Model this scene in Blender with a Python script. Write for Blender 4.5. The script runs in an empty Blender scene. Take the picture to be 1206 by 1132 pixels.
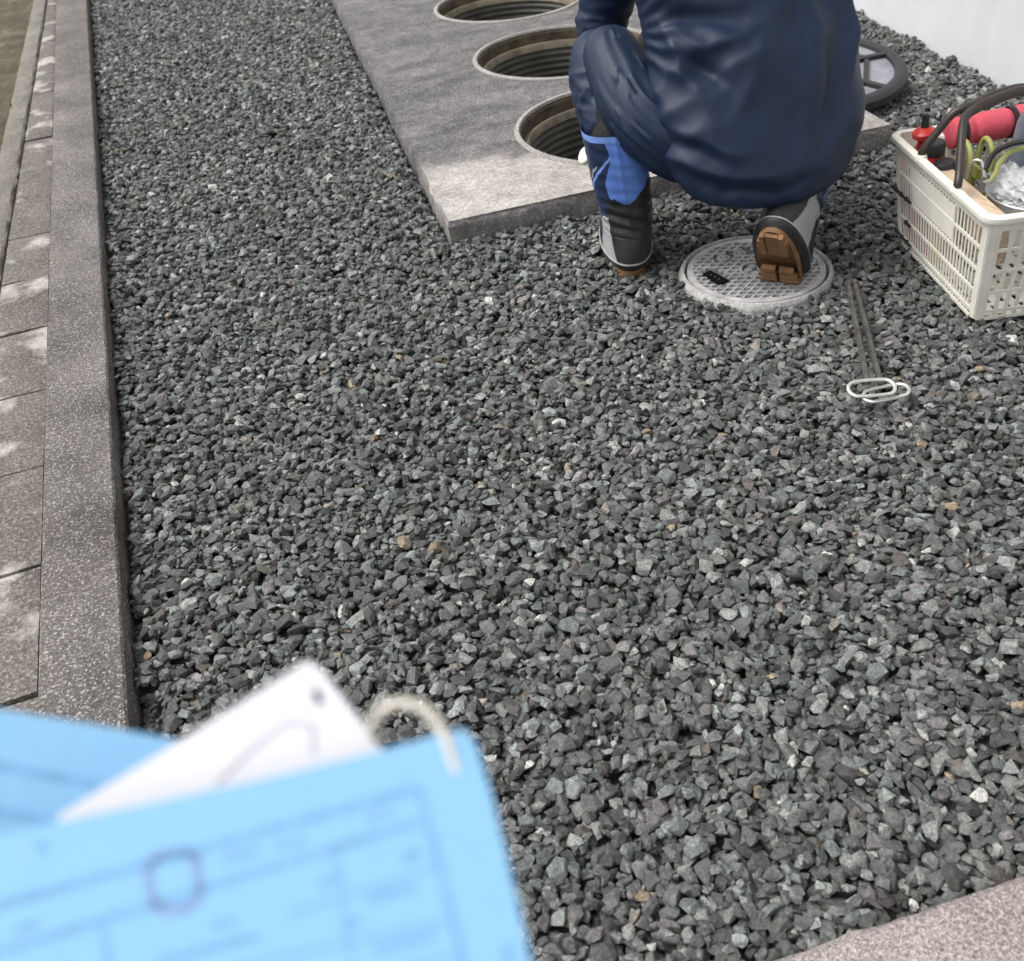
import bpy, bmesh, math, random
import numpy as np
from mathutils import Vector, Matrix, Quaternion, noise
from mathutils.geometry import delaunay_2d_cdt

scn = bpy.context.scene
COL = scn.collection
R = math.radians

# ------------------------------------------------------------------ camera
PITCH, ROLL, HEAD = R(38.7), R(-7.38), math.atan2(.26855, .96326)
fw = Vector((math.sin(HEAD)*math.cos(PITCH), math.cos(HEAD)*math.cos(PITCH), -math.sin(PITCH)))
ri = Vector((math.cos(HEAD), -math.sin(HEAD), 0)); up = ri.cross(fw)
ix = ri*math.cos(ROLL) + up*math.sin(ROLL)
iy = -ri*math.sin(ROLL) + up*math.cos(ROLL)
CAM = Vector((0, 0, 1.05))
cam_d = bpy.data.cameras.new('camera'); cam = bpy.data.objects.new('camera', cam_d); COL.objects.link(cam)
m3 = Matrix((ix, iy, -fw)).transposed()
cam.matrix_world = Matrix.Translation(CAM) @ m3.to_4x4()
cam_d.sensor_fit = 'HORIZONTAL'; cam_d.sensor_width = 36.0; cam_d.lens = 36*1156/1206
cam_d.clip_start = .02; cam_d.clip_end = 300
cam_d.dof.use_dof = True; cam_d.dof.focus_distance = 1.65; cam_d.dof.aperture_fstop = 7.2
scn.camera = cam

# ------------------------------------------------------------------ light
SUN_EL, SUN_AZ = R(58), R(-70)      # azimuth from +Y, clockwise positive
w = bpy.data.worlds.new('World'); scn.world = w; w.use_nodes = True
nt = w.node_tree; nt.nodes.clear()
sky = nt.nodes.new('ShaderNodeTexSky'); sky.sky_type = 'NISHITA'; sky.sun_disc = False
sky.sun_elevation = SUN_EL; sky.sun_rotation = SUN_AZ; sky.dust_density = 4; sky.air_density = 1.0
hs = nt.nodes.new('ShaderNodeHueSaturation'); hs.inputs['Saturation'].default_value = .16
bg = nt.nodes.new('ShaderNodeBackground'); bg.inputs[1].default_value = .15
wo = nt.nodes.new('ShaderNodeOutputWorld')
nt.links.new(sky.outputs[0], hs.inputs['Color']); nt.links.new(hs.outputs[0], bg.inputs[0]); nt.links.new(bg.outputs[0], wo.inputs[0])
sd = bpy.data.lights.new('sun', 'SUN'); sun = bpy.data.objects.new('sun', sd); COL.objects.link(sun)
sd.energy = 1.2; sd.angle = R(35); sd.color = (1, .97, .93)
sdir = Vector((math.sin(SUN_AZ)*math.cos(SUN_EL), math.cos(SUN_AZ)*math.cos(SUN_EL), math.sin(SUN_EL)))
sun.rotation_euler = sdir.to_track_quat('Z', 'Y').to_euler(); sun.location = sdir*6
vs = scn.view_settings; vs.view_transform = 'Standard'; vs.look = 'None'; vs.gamma = 1; vs.exposure = .60

# ------------------------------------------------------------------ helpers
ORG = {}
def link_mesh(name, V, F, mat=None, parent=None, smooth=True, mats=None, fm=None):
    o0 = Vector(ORG.get(parent.name, (0, 0, 0))) if parent else Vector((0, 0, 0))
    me = bpy.data.meshes.new(name)
    me.from_pydata([tuple(Vector(v)-o0) for v in V], [], F)
    for m in (mats or ([mat] if mat else [])): me.materials.append(m)
    if fm is not None: me.polygons.foreach_set('material_index', fm)
    me.polygons.foreach_set('use_smooth', [smooth]*len(me.polygons))
    me.update()
    bm = bmesh.new(); bm.from_mesh(me); bmesh.ops.recalc_face_normals(bm, faces=bm.faces); bm.to_mesh(me); bm.free()
    if smooth:
        try: me.set_sharp_from_angle(angle=R(40))
        except Exception: pass
    o = bpy.data.objects.new(name, me); COL.objects.link(o)
    if parent: o.parent = parent; ORG[o.name] = tuple(o0)
    else: ORG[o.name] = (0, 0, 0)
    return o
def thing(name, label, cat, loc, group=None):
    o = bpy.data.objects.new(name, None); COL.objects.link(o); o.location = loc
    o.empty_display_size = .05; ORG[o.name] = tuple(loc)
    return tag(o, label, cat, group)
def tag(o, label, cat, group=None):
    o['label'] = label; o['category'] = cat
    if group: o['group'] = group
    return o
def struct(o, label=None):
    o['kind'] = 'structure'
    if label: o['label'] = label
    return o
class MB:
    """collects pieces of one part"""
    def __init__(s): s.V = []; s.F = []
    def add(s, V, F):
        n = len(s.V); s.V += [tuple(v) for v in V]; s.F += [tuple(i+n for i in f) for f in F]; return s
    def hexa(s, P):      # 8 corners: bottom 4 ccw, top 4 ccw
        return s.add(P, [(3,2,1,0),(4,5,6,7),(0,1,5,4),(1,2,6,5),(2,3,7,6),(3,0,4,7)])
    def box(s, c, h, rot=None):
        c = Vector(c); rot = rot or Matrix.Identity(3)
        P = [c + rot @ Vector((x*h[0], y*h[1], z*h[2])) for z in (-1, 1) for x, y in ((-1,-1),(1,-1),(1,1),(-1,1))]
        return s.hexa(P)
    def tube(s, pts, r, seg=10, closed=False, sub=0, flat=None):
        V, F = tube(pts, r, seg, closed, sub, flat); return s.add(V, F)
    def lathe(s, prof, c, seg=48, rot=None, close=False):
        V, F = lathe(prof, c, seg, rot, close); return s.add(V, F)
    def build(s, name, mat, parent=None, smooth=True): return link_mesh(name, s.V, s.F, mat, parent, smooth)
def catmull(P, n, closed=False):
    P = [np.array(p, float) for p in P]; out = []
    N = len(P)
    rng = range(N if closed else N-1)
    for i in rng:
        if closed: p0, p1, p2, p3 = P[(i-1) % N], P[i], P[(i+1) % N], P[(i+2) % N]
        else: p0, p1, p2, p3 = P[max(i-1, 0)], P[i], P[i+1], P[min(i+2, N-1)]
        for k in range(n):
            t = k/n
            out.append(.5*((2*p1)+(-p0+p2)*t+(2*p0-5*p1+4*p2-p3)*t*t+(-p0+3*p1-3*p2+p3)*t**3))
    if not closed: out.append(P[-1])
    return out
def tube(pts, r, seg=10, closed=False, sub=0, flat=None):
    N0 = len(pts)
    rr = list(r) if hasattr(r, '__len__') else [r]*N0
    if sub:
        Q = catmull([tuple(p)+(x,) for p, x in zip(pts, rr)], sub, closed)
        pts = [Vector(q[:3]) for q in Q]; rr = [float(q[3]) for q in Q]
    else: pts = [Vector(p) for p in pts]
    N = len(pts); V = []; F = []
    t0 = (pts[1]-pts[0]).normalized(); nrm = t0.orthogonal().normalized()
    for i in range(N):
        a = pts[(i-1) % N] if closed or i > 0 else pts[i]; b = pts[(i+1) % N] if closed or i < N-1 else pts[i]
        t = (b-a).normalized(); nrm = (nrm - t*nrm.dot(t)).normalized(); bn = t.cross(nrm)
        for k in range(seg):
            A = 2*math.pi*k/seg
            V.append(pts[i] + (nrm*math.cos(A) + bn*math.sin(A)*(flat or 1))*rr[i])
    for i in range(N if closed else N-1):
        j = (i+1) % N
        for k in range(seg):
            l = (k+1) % seg; F.append((i*seg+k, i*seg+l, j*seg+l, j*seg+k))
    if not closed:
        F.append(tuple(range(seg))[::-1]); F.append(tuple((N-1)*seg+k for k in range(seg)))
    return V, F
def lathe(prof, c, seg=48, rot=None, close=False):
    c = Vector(c); rot = rot or Matrix.Identity(3); V = []; F = []; n = len(prof)
    for r, z in prof:
        for k in range(seg):
            A = 2*math.pi*k/seg; V.append(c + rot @ Vector((r*math.cos(A), r*math.sin(A), z)))
    for i in range(n if close else n-1):
        j = (i+1) % n
        for k in range(seg):
            l = (k+1) % seg; F.append((i*seg+k, i*seg+l, j*seg+l, j*seg+k))
    if not close:
        if prof[0][0] > 1e-6: F.append(tuple(range(seg))[::-1])
        if prof[-1][0] > 1e-6: F.append(tuple((n-1)*seg+k for k in range(seg)))
    return V, F
def frame(z, x=(1, 0, 0)):
    z = Vector(z).normalized(); x = Vector(x); x = (x - z*x.dot(z)).normalized()
    return Matrix((x, z.cross(x), z)).transposed()
def fbm(p, o=4, l=2.0, g=.5): return noise.fractal(Vector(p), g, l, o)*1.0

# ------------------------------------------------------------------ materials
def new_mat(name):
    m = bpy.data.materials.new(name); m.use_nodes = True; return m, m.node_tree, m.node_tree.nodes['Principled BSDF']
def simple(name, col, rough=.6, metal=0, noise_amt=.12, scale=30, bump=.0, bscale=200, spec=.5, sheen=0, coat=0):
    m, t, b = new_mat(name); L = t.links.new
    tc = t.nodes.new('ShaderNodeTexCoord'); n = t.nodes.new('ShaderNodeTexNoise')
    n.inputs['Scale'].default_value = scale; n.inputs['Detail'].default_value = 6; L(tc.outputs['Object'], n.inputs['Vector'])
    mr = t.nodes.new('ShaderNodeMapRange'); mr.inputs[1].default_value = .3; mr.inputs[2].default_value = .7
    mr.inputs[3].default_value = 1-noise_amt; mr.inputs[4].default_value = 1+noise_amt; L(n.outputs[0], mr.inputs[0])
    mx = t.nodes.new('ShaderNodeMix'); mx.data_type = 'RGBA'; mx.blend_type = 'MULTIPLY'; mx.inputs[0].default_value = 1
    mx.inputs[6].default_value = (*col, 1); L(mr.outputs[0], mx.inputs[7]); L(mx.outputs[2], b.inputs['Base Color'])
    b.inputs['Roughness'].default_value = rough; b.inputs['Metallic'].default_value = metal
    b.inputs['Specular IOR Level'].default_value = spec
    if sheen: b.inputs['Sheen Weight'].default_value = sheen
    if coat: b.inputs['Coat Weight'].default_value = coat
    if bump:
        n2 = t.nodes.new('ShaderNodeTexNoise'); n2.inputs['Scale'].default_value = bscale; n2.inputs['Detail'].default_value = 3
        L(tc.outputs['Object'], n2.inputs['Vector'])
        bp = t.nodes.new('ShaderNodeBump'); bp.inputs['Strength'].default_value = bump; bp.inputs['Distance'].default_value = .002
        L(n2.outputs[0], bp.inputs['Height']); L(bp.outputs[0], b.inputs['Normal'])
    return m
def ramp(t, src, stops):
    r = t.nodes.new('ShaderNodeValToRGB'); e = r.color_ramp.elements
    e[0].position, e[0].color = stops[0][0], (*stops[0][1], 1); e[1].position, e[1].color = stops[-1][0], (*stops[-1][1], 1)
    for p, c in stops[1:-1]: x = e.new(p); x.color = (*c, 1)
    t.links.new(src, r.inputs[0]); return r.outputs[0]
def nz(t, vec, scale, detail=6, rough=.6):
    n = t.nodes.new('ShaderNodeTexNoise'); n.inputs['Scale'].default_value = scale; n.inputs['Detail'].default_value = detail
    n.inputs['Roughness'].default_value = rough; t.links.new(vec, n.inputs['Vector']); return n.outputs[0]
def mixc(t, fac, a, b, mode='MIX'):
    m = t.nodes.new('ShaderNodeMix'); m.data_type = 'RGBA'; m.blend_type = mode
    for s, v in ((0, fac), (6, a), (7, b)):
        if isinstance(v, (tuple, list)): m.inputs[s].default_value = (*v, 1)
        elif isinstance(v, (int, float)): m.inputs[s].default_value = v
        else: t.links.new(v, m.inputs[s])
    return m.outputs[2]
def concrete(name, dark, light, fleck, fleck_scale=260, fleck_amt=.5, patch=None, big=2.2, stretch=None, grain_scale=150, grain_amt=.7):
    """weathered concrete: blotches, fine aggregate flecks, pits"""
    m, t, b = new_mat(name); L = t.links.new
    tc = t.nodes.new('ShaderNodeTexCoord'); v = tc.outputs['Object']
    vb = v
    if stretch:
        mp = t.nodes.new('ShaderNodeMapping'); mp.inputs['Scale'].default_value = stretch[0]; mp.inputs['Rotation'].default_value[2] = stretch[1]
        L(v, mp.inputs['Vector']); vb = mp.outputs[0]
    base = ramp(t, nz(t, vb, big, 9, .65), [(.30, dark), (.72, light)])
    fine = nz(t, v, 420, 3, .7)
    base = mixc(t, .75, base, ramp(t, fine, [(.33, (.42, .42, .42)), (.66, (1.5, 1.5, 1.5))]), 'MULTIPLY')
    grain = nz(t, v, grain_scale, 3, .75)
    base = mixc(t, grain_amt, base, ramp(t, grain, [(.30, (.35, .35, .35)), (.50, (.95, .95, .95)), (.70, (1.75, 1.72, 1.68))]), 'MULTIPLY')
    vo = t.nodes.new('ShaderNodeTexVoronoi'); vo.inputs['Scale'].default_value = fleck_scale; L(v, vo.inputs['Vector'])
    sep = t.nodes.new('ShaderNodeSeparateColor'); L(vo.outputs['Color'], sep.inputs[0])
    lt = t.nodes.new('ShaderNodeMath'); lt.operation = 'GREATER_THAN'; lt.inputs[1].default_value = 1-.22; L(sep.outputs[0], lt.inputs[0])
    mu = t.nodes.new('ShaderNodeMath'); mu.operation = 'MULTIPLY'; L(lt.outputs[0], mu.inputs[0])
    mq = t.nodes.new('ShaderNodeMath'); mq.operation = 'MULTIPLY'; mq.inputs[1].default_value = fleck_amt*1.5; L(sep.outputs[1], mq.inputs[0]); L(mq.outputs[0], mu.inputs[1])
    base = mixc(t, mu.outputs[0], base, fleck)
    if patch: base = patch(t, v, base, grain)
    L(base, b.inputs['Base Color']); b.inputs['Roughness'].default_value = .88; b.inputs['Specular IOR Level'].default_value = .3
    bp = t.nodes.new('ShaderNodeBump'); bp.inputs['Strength'].default_value = .55; bp.inputs['Distance'].default_value = .0025
    h = t.nodes.new('ShaderNodeMath'); h.operation = 'ADD'; L(fine, h.inputs[0]); L(grain, h.inputs[1])
    L(h.outputs[0], bp.inputs['Height']); L(bp.outputs[0], b.inputs['Normal'])
    return m
def stone_mat(name, use_obj):
    m, t, b = new_mat(name); L = t.links.new
    tc = t.nodes.new('ShaderNodeTexCoord')
    if use_obj:
        oi = t.nodes.new('ShaderNodeObjectInfo'); c = oi.outputs['Color']
        geo = t.nodes.new('ShaderNodeNewGeometry'); v = geo.outputs['Position']
    else:
        at = t.nodes.new('ShaderNodeAttribute'); at.attribute_name = 'tint'; c = at.outputs['Color']; v = tc.outputs['Object']
    n = nz(t, v, 300, 5, .75); n2 = nz(t, v, 85, 3, .6)
    c = mixc(t, 1, c, ramp(t, n, [(.30, (.38, .38, .37)), (.50, (.92, .92, .91)), (.62, (1.35, 1.35, 1.33)), (.74, (2.3, 2.3, 2.25))]), 'MULTIPLY')
    c = mixc(t, 1, c, ramp(t, n2, [(.3, (.68, .68, .69)), (.7, (1.35, 1.35, 1.32))]), 'MULTIPLY')
    L(c, b.inputs['Base Color']); b.inputs['Roughness'].default_value = .6; b.inputs['Specular IOR Level'].default_value = .5
    bp = t.nodes.new('ShaderNodeBump'); bp.inputs['Strength'].default_value = .9; bp.inputs['Distance'].default_value = .0022
    h = t.nodes.new('ShaderNodeMath'); h.operation = 'ADD'; L(n, h.inputs[0]); L(n2, h.inputs[1])
    L(h.outputs[0], bp.inputs['Height']); L(bp.outputs[0], b.inputs['Normal'])
    return m

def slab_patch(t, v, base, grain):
    # pale dried corner of the slab and light painted into its right part, with a ragged border
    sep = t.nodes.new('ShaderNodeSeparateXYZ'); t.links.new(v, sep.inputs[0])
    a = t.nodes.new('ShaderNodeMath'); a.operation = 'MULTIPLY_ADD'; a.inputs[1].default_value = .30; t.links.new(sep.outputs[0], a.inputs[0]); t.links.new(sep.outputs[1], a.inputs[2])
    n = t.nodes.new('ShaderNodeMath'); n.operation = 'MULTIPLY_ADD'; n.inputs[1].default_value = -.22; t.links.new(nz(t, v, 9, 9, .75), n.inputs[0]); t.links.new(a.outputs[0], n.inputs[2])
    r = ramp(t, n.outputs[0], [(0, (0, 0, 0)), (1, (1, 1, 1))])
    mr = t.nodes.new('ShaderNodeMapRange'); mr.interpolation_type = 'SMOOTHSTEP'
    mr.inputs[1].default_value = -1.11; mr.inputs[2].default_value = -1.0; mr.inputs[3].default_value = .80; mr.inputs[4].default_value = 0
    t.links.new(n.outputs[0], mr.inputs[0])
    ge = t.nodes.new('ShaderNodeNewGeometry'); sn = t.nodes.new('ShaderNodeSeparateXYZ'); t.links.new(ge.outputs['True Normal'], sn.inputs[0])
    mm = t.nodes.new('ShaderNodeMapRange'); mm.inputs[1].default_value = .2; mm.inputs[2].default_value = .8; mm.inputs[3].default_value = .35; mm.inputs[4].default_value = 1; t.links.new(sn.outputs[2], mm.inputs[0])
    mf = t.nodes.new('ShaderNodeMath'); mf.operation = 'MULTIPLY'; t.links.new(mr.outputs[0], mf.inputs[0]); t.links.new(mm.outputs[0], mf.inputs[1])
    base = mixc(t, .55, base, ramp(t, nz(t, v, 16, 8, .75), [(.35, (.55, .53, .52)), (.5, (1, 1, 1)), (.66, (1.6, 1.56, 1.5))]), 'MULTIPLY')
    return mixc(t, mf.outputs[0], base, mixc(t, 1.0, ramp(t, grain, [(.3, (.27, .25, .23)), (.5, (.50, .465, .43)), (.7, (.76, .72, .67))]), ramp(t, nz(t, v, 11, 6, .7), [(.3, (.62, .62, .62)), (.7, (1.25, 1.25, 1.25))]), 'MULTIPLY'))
def kerb_patch(t, v, base, grain):
    st = ramp(t, nz(t, v, 3.2, 7, .7), [(.34, (.74, .72, .70)), (.52, (1, 1, 1)), (.72, (1.25, 1.23, 1.2))])
    base = mixc(t, 1.0, base, st, 'MULTIPLY')
    vo = t.nodes.new('ShaderNodeTexVoronoi'); vo.inputs['Scale'].default_value = 17; t.links.new(v, vo.inputs['Vector'])
    sp = t.nodes.new('ShaderNodeSeparateColor'); t.links.new(vo.outputs['Color'], sp.inputs[0])
    a = t.nodes.new('ShaderNodeMath'); a.operation = 'GREATER_THAN'; a.inputs[1].default_value = .90; t.links.new(sp.outputs[1], a.inputs[0])
    b_ = t.nodes.new('ShaderNodeMath'); b_.operation = 'LESS_THAN'; b_.inputs[1].default_value = .17
    w_ = t.nodes.new('ShaderNodeMath'); w_.operation = 'MULTIPLY_ADD'; w_.inputs[1].default_value = .25; t.links.new(nz(t, v, 160, 3), w_.inputs[0]); t.links.new(vo.outputs['Distance'], w_.inputs[2])
    t.links.new(w_.outputs[0], b_.inputs[0]); b_.inputs[1].default_value = .26
    c_ = t.nodes.new('ShaderNodeMath'); c_.operation = 'MULTIPLY'; t.links.new(a.outputs[0], c_.inputs[0]); t.links.new(b_.outputs[0], c_.inputs[1])
    d_ = t.nodes.new('ShaderNodeMath'); d_.operation = 'MULTIPLY'; d_.inputs[1].default_value = .6; t.links.new(c_.outputs[0], d_.inputs[0])
    return mixc(t, d_.outputs[0], base, (.42, .37, .27))
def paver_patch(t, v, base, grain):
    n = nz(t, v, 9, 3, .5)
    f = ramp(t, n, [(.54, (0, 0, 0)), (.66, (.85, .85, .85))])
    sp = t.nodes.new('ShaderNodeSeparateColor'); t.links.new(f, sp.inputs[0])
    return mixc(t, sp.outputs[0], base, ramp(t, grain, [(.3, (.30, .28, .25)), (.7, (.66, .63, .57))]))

M = {}
M['stone'] = stone_mat('crushed_stone', False); M['stone_o'] = stone_mat('crushed_stone_single', True)
M['kerb'] = concrete('kerb_concrete', (.078, .071, .068), (.18, .165, .155), (.50, .48, .45), 380, .5, big=5, grain_scale=190, grain_amt=.85, patch=kerb_patch)
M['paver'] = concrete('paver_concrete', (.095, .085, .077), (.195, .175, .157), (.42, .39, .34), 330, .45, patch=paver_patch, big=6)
M['edge'] = concrete('edging_concrete', (.13, .12, .10), (.25, .235, .20), (.40, .38, .34), 300, .3, big=8)
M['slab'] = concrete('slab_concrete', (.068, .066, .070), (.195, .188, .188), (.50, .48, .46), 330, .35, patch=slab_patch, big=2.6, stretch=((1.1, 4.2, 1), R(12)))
M['granite'] = concrete('front_kerb', (.25, .215, .205), (.36, .315, .30), (.62, .56, .54), 500, .4, big=5, grain_scale=260, grain_amt=.95)
M['rim'] = concrete('cover_collar', (.34, .33, .325), (.55, .54, .53), (.70, .68, .66), 350, .3, big=12, grain_amt=.4)
M['soil'] = simple('dark_soil', (.035, .034, .032), .95, noise_amt=.4)
M['wall'] = None

# ------------------------------------------------------------------ ground, kerbs, wall
def in_poly(x, y, P):
    c = False; j = len(P)-1
    for i in range(len(P)):
        if (P[i][1] > y) != (P[j][1] > y) and x < (P[j][0]-P[i][0])*(y-P[i][1])/(P[j][1]-P[i][1])+P[i][0]: c = not c
        j = i
    return c
def sheet_with_holes(outer, holes, z):
    pts = list(outer); edges = [(i, (i+1) % len(outer)) for i in range(len(outer))]
    for h in holes:
        n = len(pts); pts += h; edges += [(n+i, n+(i+1) % len(h)) for i in range(len(h))]
    v, e, f, *_ = delaunay_2d_cdt([Vector(p) for p in pts], edges, [], 0, 1e-6)
    F = []
    for t in f:
        cx = sum(v[i].x for i in t)/len(t); cy = sum(v[i].y for i in t)/len(t)
        if not in_poly(cx, cy, outer) or any(in_poly(cx, cy, h) for h in holes): continue
        F.append(tuple(t))
    return [(p.x, p.y, z) for p in v], F

SLAB = [(.538, 2.218), (1.768, 2.142), (2.05, 4.98), (.822, 5.00)]
WALL_A, WALL_D = Vector((2.28, 2.255)), Vector((.176, .984))      # base line of the white wall
def wall_x(y): return WALL_A.x + (y-WALL_A.y)*WALL_D.x/WALL_D.y
KR = lambda y: -.297 + (y-1)*.0066                                    # right edge of kerb top
HOLES = [((1.218, 2.593), .336), ((1.320, 3.360), .312), ((1.405, 4.150), .305)]
inset = [(.60, 2.28), (1.70, 2.21), (1.97, 4.92), (.88, 4.94)]
V, F = sheet_with_holes([(-.36, .30), (3.0, .05), (3.6, 8), (-.36, 8)], [inset], -.025)
bed = struct(link_mesh('gravel_bed', V, F, M['soil'], smooth=False), 'bed of dark crushed stone between kerb, slab and white wall')
# wide ground beyond everything else, well below the bed
V, F = sheet_with_holes([(-40, -40), (40, -40), (40, 40), (-40, 40)], [[(.58, 2.26), (1.72, 2.19), (1.99, 4.94), (.86, 4.96)]], -.09)
struct(link_mesh('ground', V, F, M['soil'], smooth=False))

def strip_mesh(xl, xr, y0, y1, ztop, zbot, ny, batter=0, rough=.0015, cham=.006):
    """long kerb: lines along Y, xl/xr functions of y"""
    V = []; F = []
    for i in range(ny+1):
        y = y0+(y1-y0)*i/ny; a, b = xl(y), xr(y)
        j = lambda k: rough*fbm((y*14, k*3.1, 0), 3)
        prof = [(a, zbot), (a, ztop-cham*.6+j(1)), (a+cham, ztop+j(2)*.5), ((a+b)/2, ztop+j(3)*.6), (b-cham+j(4), ztop+j(5)*.5), (b+j(6)*1.5, ztop-cham), (b+batter*.5+j(7)*2, (ztop-cham+zbot)/2), (b+batter+j(8), zbot)]
        V += [(x, y, z) for x, z in prof]
    n = 8
    for i in range(ny):
        for k in range(n-1): F.append((i*n+k, i*n+k+1, (i+1)*n+k+1, (i+1)*n+k))
    F.append(tuple(range(n))); F.append(tuple(ny*n+k for k in range(n)))
    return V, F
V, F = strip_mesh(lambda y: -.4145, KR, -.6, 8, .037, -.12, 420, .003, .0005, .0035)
struct(link_mesh('kerb', V, F, M['kerb']), 'long speckled concrete kerb along the gravel on the left')
V, F = strip_mesh(lambda y: -.606+(y-2.56)*.021, lambda y: -.5375+(y-2.56)*.0205, -.6, 8, .036, -.1, 240, 0, .003)
struct(link_mesh('edging_strip', V, F, M['edge']), 'narrow worn edging strip beside the pavers')
# front kerb (bottom right of the picture) runs across, slightly askew
Vn, F = strip_mesh(lambda s: 0, lambda s: .16, -.30, 2.6, .026, -.1, 160, 0, .0022, .008)
fd = Vector((1, -.085)).normalized()
V = []
for (a, s, z) in Vn: V.append((s*fd.x - (.16-a)*(-fd.y)*0 - (-fd.y)*(-(.16-a))*0 + 0, .4122 + s*fd.y - (.16-a)*fd.x, z))
struct(link_mesh('front_kerb', V, F, M['granite']), 'pinkish grey granite-textured kerb in the near right corner')

# pavers
pav = struct(link_mesh('pavement', [(-.55, -.6, .008), (-.41, -.6, .008), (-.41, 8, .008), (-.50, 8, .008)], [(0, 1, 2, 3)], M['soil'], smooth=False), 'strip of brown concrete pavers with open joints')
random.seed(4)
y = 1.087-.2895*6
k = 0
while y < 7.6:
    y1 = y+.2895; g = random.uniform(.002, .0042)
    if k % 4 == 2: g = .006
    tz = [random.uniform(-.0025, .0025) for _ in range(4)]; zt = .034
    xl0, xl1 = -.534+(y-2.56)*.0205+.001, -.534+(y1-2.56)*.0205+.001
    # joints run slightly askew to the kerb
    sk = .007
    nx, ny = 6, 10; V = []; F = []
    for iy_ in range(ny+1):
        for ix_ in range(nx+1):
            u, v_ = ix_/nx, iy_/ny
            yy = y+g + (y1-y-2*g)*v_ - sk*u*0
            x0 = (xl0*(1-v_)+xl1*v_)+.002; xx = x0 + (-.4175-x0)*u
            z = zt + (tz[0]*(1-u)+tz[1]*u)*(1-v_)+(tz[2]*(1-u)+tz[3]*u)*v_ + .0016*fbm((xx*22, yy*22, 1), 3)
            if ix_ in (0, nx) or iy_ in (0, ny): z -= .004
            V.append((xx, yy, z))
    top = len(V); W_ = nx+1
    for a in range(ny):
        for b in range(nx): F.append((a*W_+b, a*W_+b+1, (a+1)*W_+b+1, (a+1)*W_+b))
    ring = [i for i in range(W_)]+[r*W_+nx for r in range(1, ny+1)]+[ny*W_+i for i in range(nx-1, -1, -1)]+[r*W_ for r in range(ny-1, 0, -1)]
    for i in ring: V.append((V[i][0], V[i][1], .0))
    for q in range(len(ring)):
        p = (q+1) % len(ring); F.append((ring[q], top+q, top+p, ring[p]))
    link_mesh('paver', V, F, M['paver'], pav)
    y = y1; k += 1

# mossy verge on the far left
m, t, b = new_mat('mossy_ground'); tc = t.nodes.new('ShaderNodeTexCoord'); v = tc.outputs['Object']
c = ramp(t, nz(t, v, 5, 8, .7), [(.3, (.050, .042, .030)), (.5, (.088, .075, .048)), (.72, (.20, .18, .14))])
c = mixc(t, .8, c, ramp(t, nz(t, v, 120, 4, .7), [(.3, (.5, .5, .5)), (.7, (1.5, 1.5, 1.4))]), 'MULTIPLY')
t.links.new(c, b.inputs['Base Color']); b.inputs['Roughness'].default_value = .95
bp = t.nodes.new('ShaderNodeBump'); bp.inputs['Distance'].default_value = .006; t.links.new(nz(t, v, 140, 5), bp.inputs['Height']); t.links.new(bp.outputs[0], b.inputs['Normal'])
M['moss'] = m
V = []; F = []; nx, ny = 40, 260
for a in range(ny+1):
    for bq in range(nx+1):
        yy = 1.2+7*a/ny; xx = (-.603+(yy-2.56)*.021) - 1.3*(bq/nx)**1.3
        V.append((xx, yy, .026+.012*fbm((xx*9, yy*9, 3), 4)+.006*fbm((xx*45, yy*45, 7), 2)))
for a in range(ny):
    for bq in range(nx): F.append((a*(nx+1)+bq, a*(nx+1)+bq+1, (a+1)*(nx+1)+bq+1, (a+1)*(nx+1)+bq))
struct(link_mesh('verge', V, F, M['moss']), 'brown mossy verge beyond the edging strip')

# wall
m, t, b = new_mat('white_render'); tc = t.nodes.new('ShaderNodeTexCoord'); v = tc.outputs['Object']
mp = t.nodes.new('ShaderNodeMapping'); mp.inputs['Scale'].default_value = (5, 5, .5); t.links.new(v, mp.inputs[0])
c = ramp(t, nz(t, mp.outputs[0], 1, 5, .55), [(.3, (.60, .612, .622)), (.7, (.665, .677, .686))])
c = mixc(t, .5, c, ramp(t, nz(t, v, 14, 6, .6), [(.3, (.93, .93, .93)), (.7, (1.04, 1.04, 1.04))]), 'MULTIPLY')
t.links.new(c, b.inputs['Base Color']); b.inputs['Roughness'].default_value = .8
bp = t.nodes.new('ShaderNodeBump'); bp.inputs['Strength'].default_value = .25; bp.inputs['Distance'].default_value = .002; t.links.new(nz(t, v, 60, 5), bp.inputs['Height']); t.links.new(bp.outputs[0], b.inputs['Normal'])
M['wall'] = m
mb = MB(); a0 = WALL_A - WALL_D*3.4; a1 = WALL_A + WALL_D*6; nr = Vector((WALL_D.y, -WALL_D.x))*.18
mb.hexa([(a0.x, a0.y, -.2), (a0.x+nr.x, a0.y+nr.y, -.2), (a1.x+nr.x, a1.y+nr.y, -.2), (a1.x, a1.y, -.2), (a0.x, a0.y, 2.578), (a0.x+nr.x, a0.y+nr.y, 2.578), (a1.x+nr.x, a1.y+nr.y, 2.578), (a1.x, a1.y, 2.578)])
house = thing('house', 'white rendered house wall rising behind the gravel at top right', 'house wall', (2.45, 2.9, 0))
mb.build('wall', M['wall'], house, smooth=False)
M['shading_eave'] = simple('shading_eave_board', (.55, .54, .52), .7, noise_amt=.1)  # unseen eave, added to shade the wall and the gravel beside it
ev = MB(); nw = -Vector((WALL_D.y, -WALL_D.x))*.60
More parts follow.
